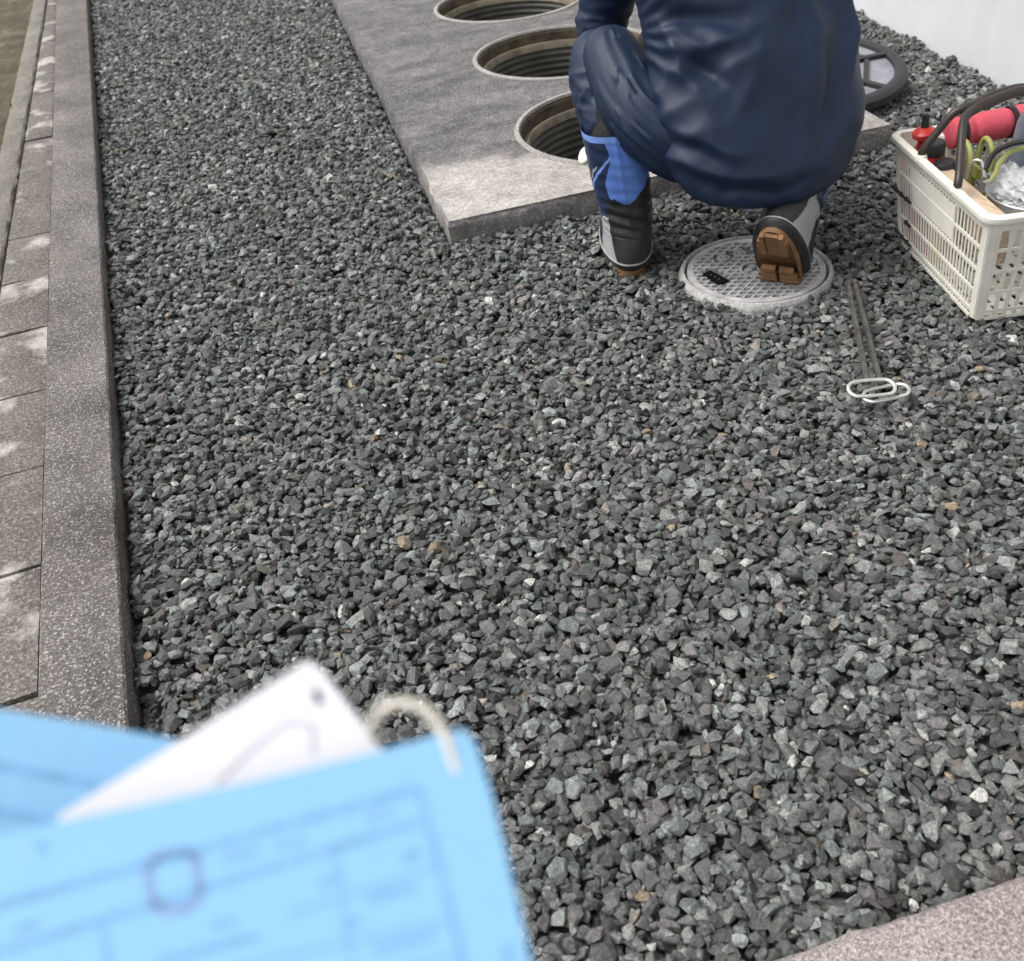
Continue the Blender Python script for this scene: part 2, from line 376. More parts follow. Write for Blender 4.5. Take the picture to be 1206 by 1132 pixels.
ev.hexa([(a0.x+nw.x, a0.y+nw.y, 2.58), (a0.x+nr.x, a0.y+nr.y, 2.58), (a1.x+nr.x, a1.y+nr.y, 2.58), (a1.x+nw.x, a1.y+nw.y, 2.58), (a0.x+nw.x, a0.y+nw.y, 2.76), (a0.x+nr.x, a0.y+nr.y, 2.9), (a1.x+nr.x, a1.y+nr.y, 2.9), (a1.x+nw.x, a1.y+nw.y, 2.76)])
ev.build('shading_eave', M['shading_eave'], house, smooth=False)

# ------------------------------------------------------------------ slab with three open shafts
def ring_pts(c, r, n): return [(c[0]+r*math.cos(2*math.pi*i/n), c[1]+r*math.sin(2*math.pi*i/n)) for i in range(n)]
slab = thing('concrete_slab', 'weathered grey concrete slab with three open round access shafts', 'concrete slab', (1.1, 3.4, 0))
NS = 90; outl = []
for i in range(4):
    a, b2 = SLAB[i], SLAB[(i+1) % 4]
    for k in range(NS): outl.append((a[0]+(b2[0]-a[0])*k/NS, a[1]+(b2[1]-a[1])*k/NS))
cxs = sum(p[0] for p in SLAB)/4; cys = sum(p[1] for p in SLAB)/4
# round the corners a little, roughen the arris
def edge_off(i):
    p = outl[i]; q = .0035*fbm((p[0]*30, p[1]*30, 0), 3)-.012*max(0, fbm((p[0]*8+5, p[1]*8, 2), 2)-.25)
    kk = min(i % NS, NS-i % NS)
    return q - (.007 if kk == 0 else .0025 if kk == 1 and NS < 0 else 0)
def inward(p, d):
    v = Vector((cxs-p[0], cys-p[1])); 
    # offset along nearest side normals
    best = None
    for i in range(4):
        a, b2 = Vector(SLAB[i]), Vector(SLAB[(i+1) % 4]); e = (b2-a).normalized(); n = Vector((-e.y, e.x)); dist = (Vector(p)-a).dot(n)
        if dist < 1e-6+d: best = (best or Vector((0, 0)))+n
    return (p[0]+best.x*d, p[1]+best.y*d)
top = [inward(p, .007) for p in outl]; top = [(p[0]+(outl[i][0]-cxs)*0+0, p[1]) for i, p in enumerate(top)]
mid = []
for i, p in enumerate(outl):
    q = inward(p, .0005); dv = Vector(q)-Vector(p); n = dv.normalized() if dv.length else Vector((0, 0)); o = -edge_off(i)
    mid.append((p[0]+n.x*max(o, 0), p[1]+n.y*max(o, 0)))
hl = [ring_pts(c, r-.004, 96) for c, r in HOLES]
V, F = sheet_with_holes(top, hl, .05)
mb = MB(); mb.add(V, F)
n = len(outl)
Vs = [(*p, .05) for p in top]; nrows = 9
for q in range(nrows):
    z = .0445-.165*(q/(nrows-1))**1.5
    for i, p in enumerate(outl):
        g = Vector(inward(p, .0005))-Vector(p); g = g.normalized() if g.length else Vector((0, 0))
        dd = max(0, .0035+.005*fbm((p[0]*38, p[1]*38, z*38), 3)+.012*max(0, fbm((p[0]*11+5, p[1]*11, z*11), 2)-.15)) + (.004 if q == 0 else 0)
        Vs.append((p[0]+g.x*dd, p[1]+g.y*dd, z))
Fs = []
for a in range(nrows):
    for i in range(n): j = (i+1) % n; Fs.append((a*n+i, a*n+j, (a+1)*n+j, (a+1)*n+i))
mb.add(Vs, Fs)
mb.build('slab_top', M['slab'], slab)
M['ringlip'] = concrete('ring_lip', (.26, .25, .235), (.42, .40, .37), (.55, .52, .48), 300, .2, big=14)
M['ringwall'] = simple('ring_wall_rust', (.085, .066, .040), .8, noise_amt=.55, scale=22, bump=.6, bscale=60)
M['ledge'] = simple('ring_ledge', (.235, .20, .145), .8, noise_amt=.4, scale=18, bump=.4, bscale=80)
M['shaft'] = simple('shaft_plastic', (.085, .083, .072), .6, noise_amt=.35, scale=9, bump=.3)
M['water'] = simple('shaft_water', (.02, .02, .016), .08, noise_amt=.2)
for (c, r) in HOLES:
    mb = MB(); mb.lathe([(r-.005, .03), (r+.006, .051), (r+.004, .055), (r-.008, .056), (r-.011, .050), (r-.0125, .04), (r-.009, .03)], (c[0], c[1], 0), 96, close=True)
    fr = mb.build('manhole_frame', M['ringlip'], slab)
    MB().lathe([(r-.012, .048), (r-.014, .004), (r-.010, .004), (r-.009, .045)], (c[0], c[1], 0), 96, close=True).build('frame_wall', M['ringwall'], fr)
    MB().lathe([(r-.012, .000), (r-.013, .005), (r-.024, .006), (r-.026, .0115), (r-.032, .0125), (r-.035, .008), (r-.036, -.012), (r-.012, -.012)], (c[0], c[1], 0), 96, close=True).build('ledge', M['ledge'], fr)
    prof = []; z = -.012; q = 0
    while z > -.75: prof.append((r-.036+(.004 if q % 4 in (1, 2) else -.003), z)); z -= .0058; q += 1
    prof = prof+[(r-.018, z), (r-.018, -.012)]
    MB().lathe(prof, (c[0], c[1], 0), 96, close=True).build('shaft', M['shaft'], slab)
    MB().lathe([(0, -.70), (r-.022, -.70), (r-.022, -.72), (0, -.72)], (c[0], c[1], 0), 64).build('shaft_floor', M['water'], slab)

# ------------------------------------------------------------------ gravel
rng = np.random.default_rng(11)
def stone_proto(seed, npl):
    r = np.random.default_rng(seed); N = r.normal(size=(npl, 3)); N /= np.linalg.norm(N, axis=1)[:, None]
    for _ in range(30):
        d = N[:, None]-N[None]; l = np.linalg.norm(d, axis=2)+np.eye(npl); N = N+.03*(d/l[..., None]**3).sum(1); N /= np.linalg.norm(N, axis=1)[:, None]
    N += r.normal(size=N.shape)*.20; N /= np.linalg.norm(N, axis=1)[:, None]
    d = r.uniform(.62, 1.0, npl); P = []
    for i in range(npl):
        for j in range(i+1, npl):
            for k in range(j+1, npl):
                A = N[[i, j, k]]
                if abs(np.linalg.det(A)) < .08: continue
                x = np.linalg.solve(A, d[[i, j, k]])
                if (N@x <= d+1e-6).all() and np.linalg.norm(x) < 1.9: P.append(x)
    bm = bmesh.new()
    for p in P: bm.verts.new(p)
    bmesh.ops.remove_doubles(bm, verts=bm.verts, dist=.06)
    res = bmesh.ops.convex_hull(bm, input=bm.verts)
    junk = [g for g in res['geom_interior']+res['geom_unused'] if isinstance(g, bmesh.types.BMVert)]
    bmesh.ops.delete(bm, geom=list(set(junk)), context='VERTS')
    for v in bm.verts: v.co = v.co*(1+r.normal()*.02)
    bm2 = bm.copy()
    bmesh.ops.dissolve_limit(bm2, angle_limit=R(14), verts=bm2.verts, edges=bm2.edges)
    bmesh.ops.bevel(bm2, geom=list(bm2.edges), offset=.085, segments=1, affect='EDGES', profile=.5)
    out = []
    for bb in (bm, bm2):
        bmesh.ops.triangulate(bb, faces=bb.faces); bmesh.ops.recalc_face_normals(bb, faces=bb.faces); bb.verts.ensure_lookup_table()
        Vp = np.array([v.co[:] for v in bb.verts]); s = np.abs(Vp).max(0); c = (Vp.max(0)+Vp.min(0))/2
        Vp = (Vp-c)/((Vp.max(0)-Vp.min(0))/2)
        out.append((Vp, np.array([[v.index for v in f.verts] for f in bb.faces]))); bb.free()
    return out
PROT = [stone_proto(100+i, int(8+i % 5)) for i in range(36)]
COVER_C, COVER_R = (1.094, 1.710), .163
CELL = .004; X0, Y0 = -.40, .25; NX, NY = int(3.2/CELL), int(6.9/CELL)
HF = np.full((NX, NY), -.025)
stones = []
kerb_front = lambda x: .4122-.085*x
def ok(x, y, r):
    if x < KR(y)+.002+r*.6 or x > wall_x(y)-.5*r or y < kerb_front(x)+r*.9: return False
    if (x-COVER_C[0])**2+(y-COVER_C[1])**2 < (COVER_R+.004+r*.15)**2: return False
    # slab
    for i in range(4):
        ax, ay = SLAB[i]; bx, by = SLAB[(i+1) % 4]; l = math.hypot(bx-ax, by-ay); d = ((bx-ax)*(y-ay)-(by-ay)*(x-ax))/l
        if d < -r*.6: return True
    return False
def wanted(x, y):   # footprint of the view plus a margin for a step to the side
    if (x-.551)*2.685-(y-.295)*2.399 > .40*3.6: return False
    if (x+.733)*3.548+(y-6.53)*3.683 > .20*5.1: return False
    return True
NTRY = 142000
XR, YR = rng.uniform(-.3, 2.75, (NTRY, 3)), .25+(rng.uniform(0, 1, (NTRY, 3)))**1.25*6.4
SZ = np.clip(np.exp(rng.normal(math.log(.0083), .25, NTRY)), .0046, .0138)*np.where(YR[:, 0] > 3.2, 1.12, 1)
NF = 36000; SZ[-NF:] = rng.uniform(.0034, .0060, NF)
SH = np.c_[rng.uniform(.52, .92, NTRY), rng.uniform(.34, .66, NTRY)]
YAW = rng.uniform(0, math.pi*2, NTRY); TLT = rng.normal(0, .20, (NTRY, 2))
NPOS = []
for i in range(NTRY):
    a = SZ[i]; b_, c_ = a*SH[i, 0], a*SH[i, 1]; best = None
    for k in range(3):
        x, y = XR[i, k], YR[i, k]
        if not (wanted(x, y) and ok(x, y, a)): continue
        ixx, iyy = int((x-X0)/CELL), int((y-Y0)/CELL)
        if 4 < ixx < NX-5 and 4 < iyy < NY-5:
            h = HF[ixx, iyy]
            if best is None or h < best[0]: best = (h, x, y, ixx, iyy)
    if best is None: continue
    h, x, y, ixx, iyy = best
    rc = int(a/CELL)+1
    sl = HF[ixx-rc:ixx+rc+1, iyy-rc:iyy+rc+1]
    if sl.shape != (2*rc+1, 2*rc+1): continue
    g = np.arange(-rc, rc+1)*CELL; gx, gy = g[:, None], g[None, :]
    cs, sn = math.cos(YAW[i]), math.sin(YAW[i])
    q = ((gx*cs+gy*sn)/a)**2+((-gx*sn+gy*cs)/b_)**2
    inside = q < .92
    # local slope
    sx = np.clip((sl[-2, :].mean()-sl[1, :].mean())/(2*rc*CELL), -.6, .6); sy = np.clip((sl[:, -2].mean()-sl[:, 1].mean())/(2*rc*CELL), -.6, .6)
    tilt = sx*.7*gx+sy*.7*gy
    pr = c_*np.sqrt(np.maximum(1-q, 0))
    qv = (sl-tilt+pr)[inside]; kq = int(qv.size*.8); zc = np.partition(qv, kq)[kq]
    lim = .001+.006*noise.noise((x*3.1, y*3.1, 0))+.012*max(0, 1-(wall_x(y)-x)/.12)+(.006 if .45 < x < 1.9 and 2.0 < y < 2.25 else 0)+(.004 if x-KR(y) < .05 else 0)
    if zc+c_*.8 > lim+(.004 if i < NTRY-NF else -.001): 
        continue
    HF[ixx-rc:ixx+rc+1, iyy-rc:iyy+rc+1] = np.where(inside, np.maximum(sl, zc+tilt+pr*.92), sl)
    stones.append((x, y, zc, a, b_, c_, YAW[i], TLT[i, 0]+sy*.7, TLT[i, 1]-sx*.7))
print('stones', len(stones))
random.seed(8)
def stone_col():
    r = random.random(); v = math.exp(random.gauss(math.log(.119), .38))
    if r < .013: v = random.uniform(.32, .55); c = (v, v, v*.96)
    elif r < .105: v = random.uniform(.17, .31); c = (v*.97, v*1.01, v*.985)
    elif r < .125: c = (v*1.15, v*1.03, v*.90)
    elif r < .1275: v = random.uniform(.16, .28); c = (v*1.2, v*.95, v*.66)
    elif r < .40: c = (v*.92, v*1.0, v*.985)
    elif r < .52: c = (v*1.05, v*.99, v*1.02)
    else: c = (v*.97, v*1.0, v*.97)
    return c
def buried(s_):
    zt = s_[2]+s_[5]*.8
    for dx, dy in ((0, 0), (.55, 0), (-.55, 0), (0, .55), (0, -.55), (.4, .4), (-.4, .4), (.4, -.4), (-.4, -.4)):
        if HF[int((s_[0]+dx*s_[3]-X0)/CELL), int((s_[1]+dy*s_[3]-Y0)/CELL)] < zt+.002: return False
    return True
stones = [s_ for s_ in stones if not buried(s_)]
print('visible stones', len(stones))
cams = np.array(CAM)
# the largest ones in view become single stones
def px_size(s):
    p = Vector(s[:3])-CAM; z = p.dot(fw); u = 603+1156*p.dot(ix)/z; v = 566-1156*p.dot(iy)/z
    if not (15 < u < 1190 and 15 < v < 1118): return 0
    if u < 640 and v > 800+ (u-600)*.2 - 40: return 0
    top = HF[int((s[0]-X0)/CELL), int((s[1]-Y0)/CELL)]
    if s[2]+s[5]*.9 < top-.0015: return 0
    return s[3]*s[4]/z/z
order = sorted(range(len(stones)), key=lambda i: -px_size(stones[i]))
single = set(order[:300])
proto_me = []
for i, (lo, hi) in enumerate(PROT):
    me = bpy.data.meshes.new('gravel_stone'); me.from_pydata(hi[0].tolist(), [], hi[1].tolist()); me.materials.append(M['stone_o']); me.update(); proto_me.append(me)
AV, AF, AC = [], [], []; off = 0
for i, (x, y, z, a, b_, c_, yaw, tx, ty) in enumerate(stones):
    pi = random.randrange(len(PROT)); col = stone_col()
    rot = (Matrix.Rotation(tx, 3, 'X') @ Matrix.Rotation(ty, 3, 'Y') @ Matrix.Rotation(yaw, 3, 'Z'))
    sc_ = 1.13
    if i in single:
        o = bpy.data.objects.new('gravel_stone', proto_me[pi]); COL.objects.link(o)
        o.matrix_basis = Matrix.Translation((x, y, z)) @ rot.to_4x4() @ Matrix.Diagonal((a*sc_, b_*sc_, c_*sc_, 1)); o.color = (*col, 1); o.parent = bed
        continue
    Vp, Fp = PROT[pi][0]
    AV.append((Vp*np.array([a, b_, c_])*sc_)@np.array(rot).T+np.array([x, y, z])); AF.append(Fp+off); off += len(Vp)
    AC.append(np.tile(np.array([*col, 1.0]), (len(Vp), 1)))
AV = np.concatenate(AV); AF = np.concatenate(AF); AC = np.concatenate(AC)
me = bpy.data.meshes.new('gravel'); me.vertices.add(len(AV)); me.vertices.foreach_set('co', AV.ravel())
me.loops.add(AF.size); me.loops.foreach_set('vertex_index', AF.ravel().astype(np.int32))
me.polygons.add(len(AF)); me.polygons.foreach_set('loop_start', np.arange(0, AF.size, 3, dtype=np.int32)); me.polygons.foreach_set('loop_total', np.full(len(AF), 3, dtype=np.int32))
me.update(calc_edges=True); at = me.attributes.new('tint', 'FLOAT_COLOR', 'POINT'); at.data.foreach_set('color', AC.ravel().astype(np.float32))
me.polygons.foreach_set('use_smooth', np.zeros(len(AF), bool)); me.materials.append(M['stone'])
gr = bpy.data.objects.new('gravel', me); COL.objects.link(gr); gr.parent = bed; gr['kind'] = 'stuff'
print('gravel tris', len(AF))

# ------------------------------------------------------------------ inspection cover in the gravel
M['cast'] = simple('grey_cover', (.43, .42, .42), .6, noise_amt=.35, scale=25, bump=.5, bscale=150)
M['castdark'] = simple('cover_groove', (.17, .165, .165), .8, noise_amt=.3, scale=30)
M['black'] = simple('black_rubber', (.012, .012, .013), .5, noise_amt=.2)
cc = Vector((COVER_C[0], COVER_C[1], 0)); ZT = .002; rc_ = COVER_R
cov = thing('inspection_cover', 'round grey inspection cover with diamond grid under the right boot', 'manhole cover', cc)
MB().lathe([(rc_-.003, -.03), (rc_+.007, -.03), (rc_+.005, -.008), (rc_+.002, -.001), (rc_-.001, ZT+.001), (rc_-.006, ZT+.002), (rc_-.009, ZT-.003), (rc_-.010, -.02)], cc, 96, close=True).build('collar', M['rim'], cov)
MB().lathe([(0, ZT-.006), (rc_-.0125, ZT-.006), (rc_-.0125, -.02), (0, -.02)], cc, 96).build('plate', M['castdark'], cov)
MB().lathe([(rc_-.026, ZT-.008), (rc_-.027, ZT), (rc_-.014, ZT), (rc_-.0122, ZT-.008)], cc, 96, close=True).build('rim_band', M['cast'], cov)
mb = MB(); mb2 = MB(); S = .0165
dA, dB = R(33), R(-27)
for ang in (dA, dB):
    d = Vector((math.cos(ang), math.sin(ang))); nn = Vector((-d.y, d.x))
    kk = -9
    while kk <= 9:
        off_ = kk*S; hw = math.sqrt(max((rc_-.026)**2-off_**2, 0)); kk += 1
        # break the bars into cells, leaving out the emblem disc, the text band and the lifting slot
        seg_n = 40
        run = None
        for q in range(seg_n+1):
            s0 = -hw+2*hw*q/seg_n; p = nn*off_+d*s0
            free = p.length > .040 and not (abs(p.x+.094) < .020 and abs(p.y-.013) < .040) and not (abs(p.x+.01) < .050 and abs(p.y-.085) < .016)
            if free and q < seg_n:
                if run is None: run = s0
            else:
                if run is not None and s0-run > .006:
                    a_, b2 = nn*off_+d*run, nn*off_+d*s0; c0 = (a_+b2)/2
                    mb.box(cc+Vector((c0.x, c0.y, ZT-.0045-(.0004 if ang < 0 else 0))), ((s0-run)/2, .0021, .0045), Matrix.Rotation(ang, 3, 'Z'))
                run = None
mb.build('raised_grid', M['cast'], cov, smooth=False)
mb = MB()
mb.lathe([(.030, ZT-.007), (.030, ZT), (.036, ZT), (.036, ZT-.007)], cc, 40, close=True)
for k in range(5):
    A = R(90+72*k); mb.lathe([(0, ZT-.001), (.0085, ZT-.001), (.010, ZT-.007), (0, ZT-.007)], cc+Vector((math.cos(A)*.0165, math.sin(A)*.0165, 0)), 14)
mb.build('emblem', M['cast'], cov)
mb = MB()
for dx in (-.032, .010):
    mb.lathe([(.010, ZT-.006), (.010, ZT-.001), (.014, ZT-.001), (.014, ZT-.006)], cc+Vector((dx, .085, 0)), 20, close=True)
    mb.box(cc+Vector((dx, .085, ZT-.004)), (.002, .009, .003)); mb.box(cc+Vector((dx, .085, ZT-.0043)), (.009, .002, .003))
mb.build('lettering', M['cast'], cov)
rs = Matrix.Rotation(R(-78), 3, 'Z'); sc0 = cc+Vector((-.094, .013, 0))
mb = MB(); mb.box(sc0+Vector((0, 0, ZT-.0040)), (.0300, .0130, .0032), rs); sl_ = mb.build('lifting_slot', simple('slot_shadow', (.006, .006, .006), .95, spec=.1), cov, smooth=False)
M['brass'] = simple('dull_brass', (.30, .24, .12), .45, .6)
for q in (-.013, 0, .013):
    MB().lathe([(0, .0004), (.0014, .0003), (.0017, -.001), (0, -.001)], sc0+rs @ Vector((q, 0, 0))+Vector((0, 0, ZT-.0002)), 10).build('slot_pin', M['brass'], sl_)

# ------------------------------------------------------------------ lid lying behind the worker
M['resin'] = simple('black_resin', (.022, .023, .024), .55, noise_amt=.3, bump=.2)
M['panel'] = simple('grey_resin', (.235, .24, .265), .6, noise_amt=.25, scale=16, bump=.2)
lc = Vector((1.822, 2.604, .060)); lr = frame(Vector((-.02, -.10, 1)), (.86, .5, 0)); LR = .272
lid = thing('manhole_lid', 'black ribbed resin lid turned underside up beside the worker', 'manhole lid', lc)
MB().lathe([(LR-.040, .0), (LR-.038, .017), (LR-.026, .021), (LR-.008, .018), (LR, .009), (LR, -.012), (LR-.02, -.020), (0, -.020), (0, -.004), (LR-.05, -.004)], lc, 80, lr).build('rim', M['resin'], lid)
MB().lathe([(0, .006), (LR-.036, .006), (LR-.036, -.003), (0, -.003)], lc, 64, lr).build('underside', M['panel'], lid)
for k in range(3):
    A = math.pi*k/3+.42; rr2 = lr @ Matrix.Rotation(A, 3, 'Z')
    MB().box(lc+lr @ Vector((0, 0, .010)), (LR-.034, .0085, .008+.0003*k), rr2).build('rib', M['resin'], lid, smooth=False)
for k in range(6):
    A = math.pi*k/3+.42+math.pi/6; rr2 = lr @ Matrix.Rotation(A, 3, 'Z')
    MB().box(lc+rr2 @ Vector((.152, 0, .0095)), (.0065, .080, .0065), rr2).build('cross_rib', M['resin'], lid, smooth=False)
mb = MB(); A = .42+math.pi/6-.62; mb.lathe([(.016, .0055), (.016, .0085), (.0195, .0085), (.0195, .0055)], lc+lr @ Vector((.205*math.cos(A), .205*math.sin(A), 0)), 28, lr, close=True); mb.build('embossed_mark', M['panel'], lid)

# ------------------------------------------------------------------ lifting hooks
M['steel'] = simple('dark_steel', (.165, .16, .15), .36, .7, noise_amt=.4, scale=60)
M['zinc'] = simple('bright_wire', (.78, .77, .72), .30, .7, noise_amt=.12, scale=60)
def hook(tip, eye, ex, rz, label, zoff, ovl):
    tip, eye = Vector(tip), Vector(eye); h_ = thing('lifting_hook', label, 'lifting hook', eye, 'pair of cover lifting hooks')
    d = (tip-eye).normalized()
    MB().tube([tip+Vector((.006, .004, -.012)), tip+Vector((.007, .005, -.002)), tip, tip-d*.02, eye+d*.006], [.0046, .0058, .0062, .0056, .0056], 10, sub=5).build('rod', M['steel'], h_)
    MB().lathe([(0, -.002), (.0062, -.001), (.0062, .009), (0, .010)], tip, 12, frame(d)).build('tip_collar', M['steel'], h_)
    e1 = Vector(ex).normalized(); e2 = Vector((0, 0, 1)).cross(e1); a, b2 = ovl
    P = []
    for k in range(28):
        A = 2*math.pi*k/28; c, s = math.cos(A), math.sin(A)
        P.append(eye+e1*(a-b2)*(1 if c > 0 else -1)*min(1, abs(c)*3)+e1*b2*c+e2*b2*s+Vector((0, 0, zoff+.004*math.sin(A*1.0+rz)))-e2*b2)
    MB().tube(P, .0034, 10, closed=True, sub=2).build('oval_handle', M['zinc'], h_)
hook((1.185, 1.505, .030), (1.008, 1.192, .025), (.90, -.33, 0), 0, 'steel lifting hook whose oval handle lies nearer the round cover, on top', .006, (.040, .0185))
hook((1.201, 1.505, .029), (1.033, 1.187, .018), (.80, -.16, 0), 1.6, 'steel lifting hook whose oval handle lies nearer the basket, underneath', -.003, (.040, .019))

# ------------------------------------------------------------------ basket
M['ivory'] = simple('ivory_plastic', (.80, .775, .69), .42, noise_amt=.10, scale=14, bump=.08, bscale=90)
M['brown'] = simple('brown_plastic', (.034, .026, .022), .42, noise_amt=.2, scale=40)
BL = Vector((.262, .965, 0)); BW = Vector((.965, -.262, 0)); BH = .232
T0 = Vector((1.283, 1.274, 0))          # outer rim corner nearest the camera, at rim height
TL, TW, BLn, BWn = .462, .330, .372, .250
B0 = T0+BL*((TL-BLn)/2)+BW*((TW-BWn)/2)
bask = thing('shopping_basket', 'ivory plastic basket with slotted sides, full of tools, right of the worker', 'basket', B0+BL*BLn/2+BW*BWn/2)
rimw = .012
def bpt(u, v, z):            # u along length, v along width (0..1 each) on the tapered wall
    w_ = z/BH; l = BLn+(TL-2*rimw-BLn)*w_; wd = BWn+(TW-2*rimw-BWn)*w_
    o = B0*(1-w_)+(T0+BL*rimw+BW*rimw)*w_
    return o+BL*(u*l)+BW*(v*wd)+Vector((0, 0, z))
TH = .0020
SIDES = {'left': lambda s, z: bpt(s, 0, z), 'front': lambda s, z: bpt(0, s, z), 'right': lambda s, z: bpt(s, 1, z), 'back': lambda s, z: bpt(1, s, z)}
NRM = {'left': BW, 'front': BL, 'right': -BW, 'back': -BL}   # pointing inwards
def wallbox(mb, side, s0, s1, z0, z1, d0=0, d1=TH):
    f = SIDES[side]; n = NRM[side]
    mb.hexa([f(s0, z0)+n*d0, f(s1, z0)+n*d0, f(s1, z0)+n*d1, f(s0, z0)+n*d1, f(s0, z1)+n*d0, f(s1, z1)+n*d0, f(s1, z1)+n*d1, f(s0, z1)+n*d1])
rails = [.004, .021, .066, .113, .160, .206]
for side in ('left', 'front', 'right', 'back'):
    mb = MB(); ns = 27 if side in ('left', 'right') else 11
    e = .055 if ns > 20 else .085
    wallbox(mb, side, .006, e, .012, .226); wallbox(mb, side, 1-e, .994, .012, .226)
    for z in rails: wallbox(mb, side, e, 1-e, z-.0035, z+.0035, -.0006, TH+.0006)
    wallbox(mb, side, e, 1-e, .206, .228)
    lab = ns > 20
    if lab:
        wallbox(mb, side, .30, .80, .122, .196)
        wallbox(mb, side, .785, .80, .113, .206); wallbox(mb, side, .30, .315, .113, .206)
    for k in range(1, ns):
        s = e+(1-2*e)*k/ns; hw_ = (1-2*e)/ns*(.19 if ns > 20 else .21)
        wallbox(mb, side, s-hw_, s+hw_, .008, .113, .0002, TH-.0002)
        inl = lab and .295 < s < .805
        if inl:
            wallbox(mb, side, s-hw_, s+hw_, .113, .124, .0002, TH-.0002); wallbox(mb, side, s-hw_, s+hw_, .194, .208, .0002, TH-.0002)
        else: wallbox(mb, side, s-hw_, s+hw_, .113, .208, .0002, TH-.0002)
    mb.build('side_panel', M['ivory'], bask, smooth=False)
# rounded corner posts
for (u, v) in ((0, 0), (1, 0), (0, 1), (1, 1)):
    cu, cv = (1 if u == 0 else -1), (1 if v == 0 else -1); mb = MB(); P = []
    V = []; F = []; nz_ = 10
    for iz in range(nz_+1):
        z = .004+.224*iz/nz_; c = bpt(u, v, z)
        cen = c+BL*cu*.016+BW*cv*.016
        for k in range(7):
            A = math.pi/2*k/6
            V.append(cen-BL*cu*.0165*math.cos(A)-BW*cv*.0165*math.sin(A))
        for k in range(6, -1, -1):
            A = math.pi/2*k/6
            V.append(cen-BL*cu*.0135*math.cos(A)-BW*cv*.0135*math.sin(A))
    for iz in range(nz_):
        for k in range(14): l = (k+1) % 14; F.append((iz*14+k, iz*14+l, (iz+1)*14+l, (iz+1)*14+k))
    F.append(tuple(range(14))); F.append(tuple(nz_*14+k for k in range(14)))
    mb.add(V, F).build('corner_post', M['ivory'], bask)
def rrect(inset_, z, rad, n=7):
    P = []
    L0, W0 = TL-2*inset_, TW-2*inset_; o = T0+BL*inset_+BW*inset_
    for (cl, cw, a0_) in ((rad, rad, 180), (L0-rad, rad, 270), (L0-rad, W0-rad, 0), (rad, W0-rad, 90)):
        for k in range(n):
            A = R(a0_+90*k/(n-1)); P.append(o+BL*(cl+rad*math.cos(A))+BW*(cw+rad*math.sin(A))+Vector((0, 0, z)))
    return P
loops = [rrect(.002, .222, .030), rrect(0, .226, .032), rrect(.0, .2335, .032), rrect(.003, .2365, .030), rrect(.012, .2375, .022), rrect(.015, .2355, .020), rrect(.015, .224, .020)]
V = [p for l in loops for p in l]; nl = len(loops[0]); F = []
for a in range(len(loops)):
    b2 = (a+1) % len(loops)
    for k in range(nl): l = (k+1) % nl; F.append((a*nl+k, a*nl+l, b2*nl+l, b2*nl+k))
link_mesh('rim', V, F, M['ivory'], bask)
mb = MB()
for k in range(9): 
    s = (k+.5)/9; mb.hexa([bpt(0, s-.034, .003), bpt(1, s-.034, .003), bpt(1, s+.034, .003), bpt(0, s+.034, .003), bpt(0, s-.034, .007), bpt(1, s-.034, .007), bpt(1, s+.034, .007), bpt(0, s+.034, .007)])
for k in range(12):
    s = (k+.5)/12; mb.hexa([bpt(s-.016, 0.01, .0035), bpt(s+.016, .01, .0035), bpt(s+.016, .99, .0035), bpt(s-.016, .99, .0035), bpt(s-.016, .01, .0065), bpt(s+.016, .01, .0065), bpt(s+.016, .99, .0065), bpt(s-.016, .99, .0065)])
mb.build('base', M['ivory'], bask, smooth=False)
# black ties on the left side, near the back corner
for (s, z) in ((.975, .118), (.90, .118), (.83, .119), (.835, .066), (.975, .024), (.90, .022), (.83, .022)):
    p = SIDES['left'](s, z); tie = MB()
    tie.tube([p-BW*.001+BL*.010+Vector((0, 0, .001)), p-BW*.0035+BL*.004, p-BW*.0035-BL*.006, p-BW*.001-BL*.014+Vector((0, 0, -.002))], [.0028, .0034, .003, .0024], 8, sub=3)
    tie.lathe([(0, -.003), (.0048, -.003), (.0048, .003), (0, .003)], p-BW*.003+BL*.008, 10, frame(-BW))
    tie.build('black_tie', M['black'], bask)
# small stud on the front
MB().lathe([(0, 0), (.005, 0), (.0055, .003), (.0035, .006), (0, .0065)], SIDES['front'](.30, .165), 14, frame(-BL)).build('stud', M['black'], bask)
# two folding handles swung together over the load
def rimp(u, side): return T0+BL*(u*TL)+(BW*.008 if side == 0 else BW*(TW-.008))+Vector((0, 0, .236))
hin = [rimp(.66, 0), rimp(.315, 0)]
grip0, grip1 = Vector((1.424, 1.535, .325)), Vector((1.548, 1.515, .347))
hin2 = [rimp(.66, 1), rimp(.315, 1)]
for k in range(2):
    h0, h1 = hin[k], hin2[k]; sgn = 1 if k == 0 else -1
    g0 = grip0+BL*.008*sgn; g1 = grip1+BL*.008*sgn
    P = [h0+Vector((0, 0, -.004)), h0+Vector((.002, 0, .016)), h0.lerp(g0, .35)+Vector((0, 0, .016)), h0.lerp(g0, .8)+Vector((0, 0, .014)), g0+BW*.022+Vector((0, 0, .006)), g0.lerp(g1, .55)+Vector((0, 0, .006)), g1, g1.lerp(h1, .25)+Vector((0, 0, .006)), h1.lerp(g1, .35)+Vector((0, 0, .010)), h1+Vector((0, 0, .012)), h1+Vector((0, 0, -.004))]
    MB().tube(P, [.0085, .0078, .0078, .0082, .0095, .0100, .0095, .0082, .0078, .0078, .0085], 12, sub=6).build('handle', M['brown'], bask)
    for hh in (h0, h1): MB().lathe([(0, -.006), (.011, -.006), (.012, 0), (.009, .007), (0, .008)], hh, 16).build('hinge_socket', M['ivory'], bask)
M['grip'] = simple('pale_grip', (.42, .42, .36), .5, noise_amt=.15)
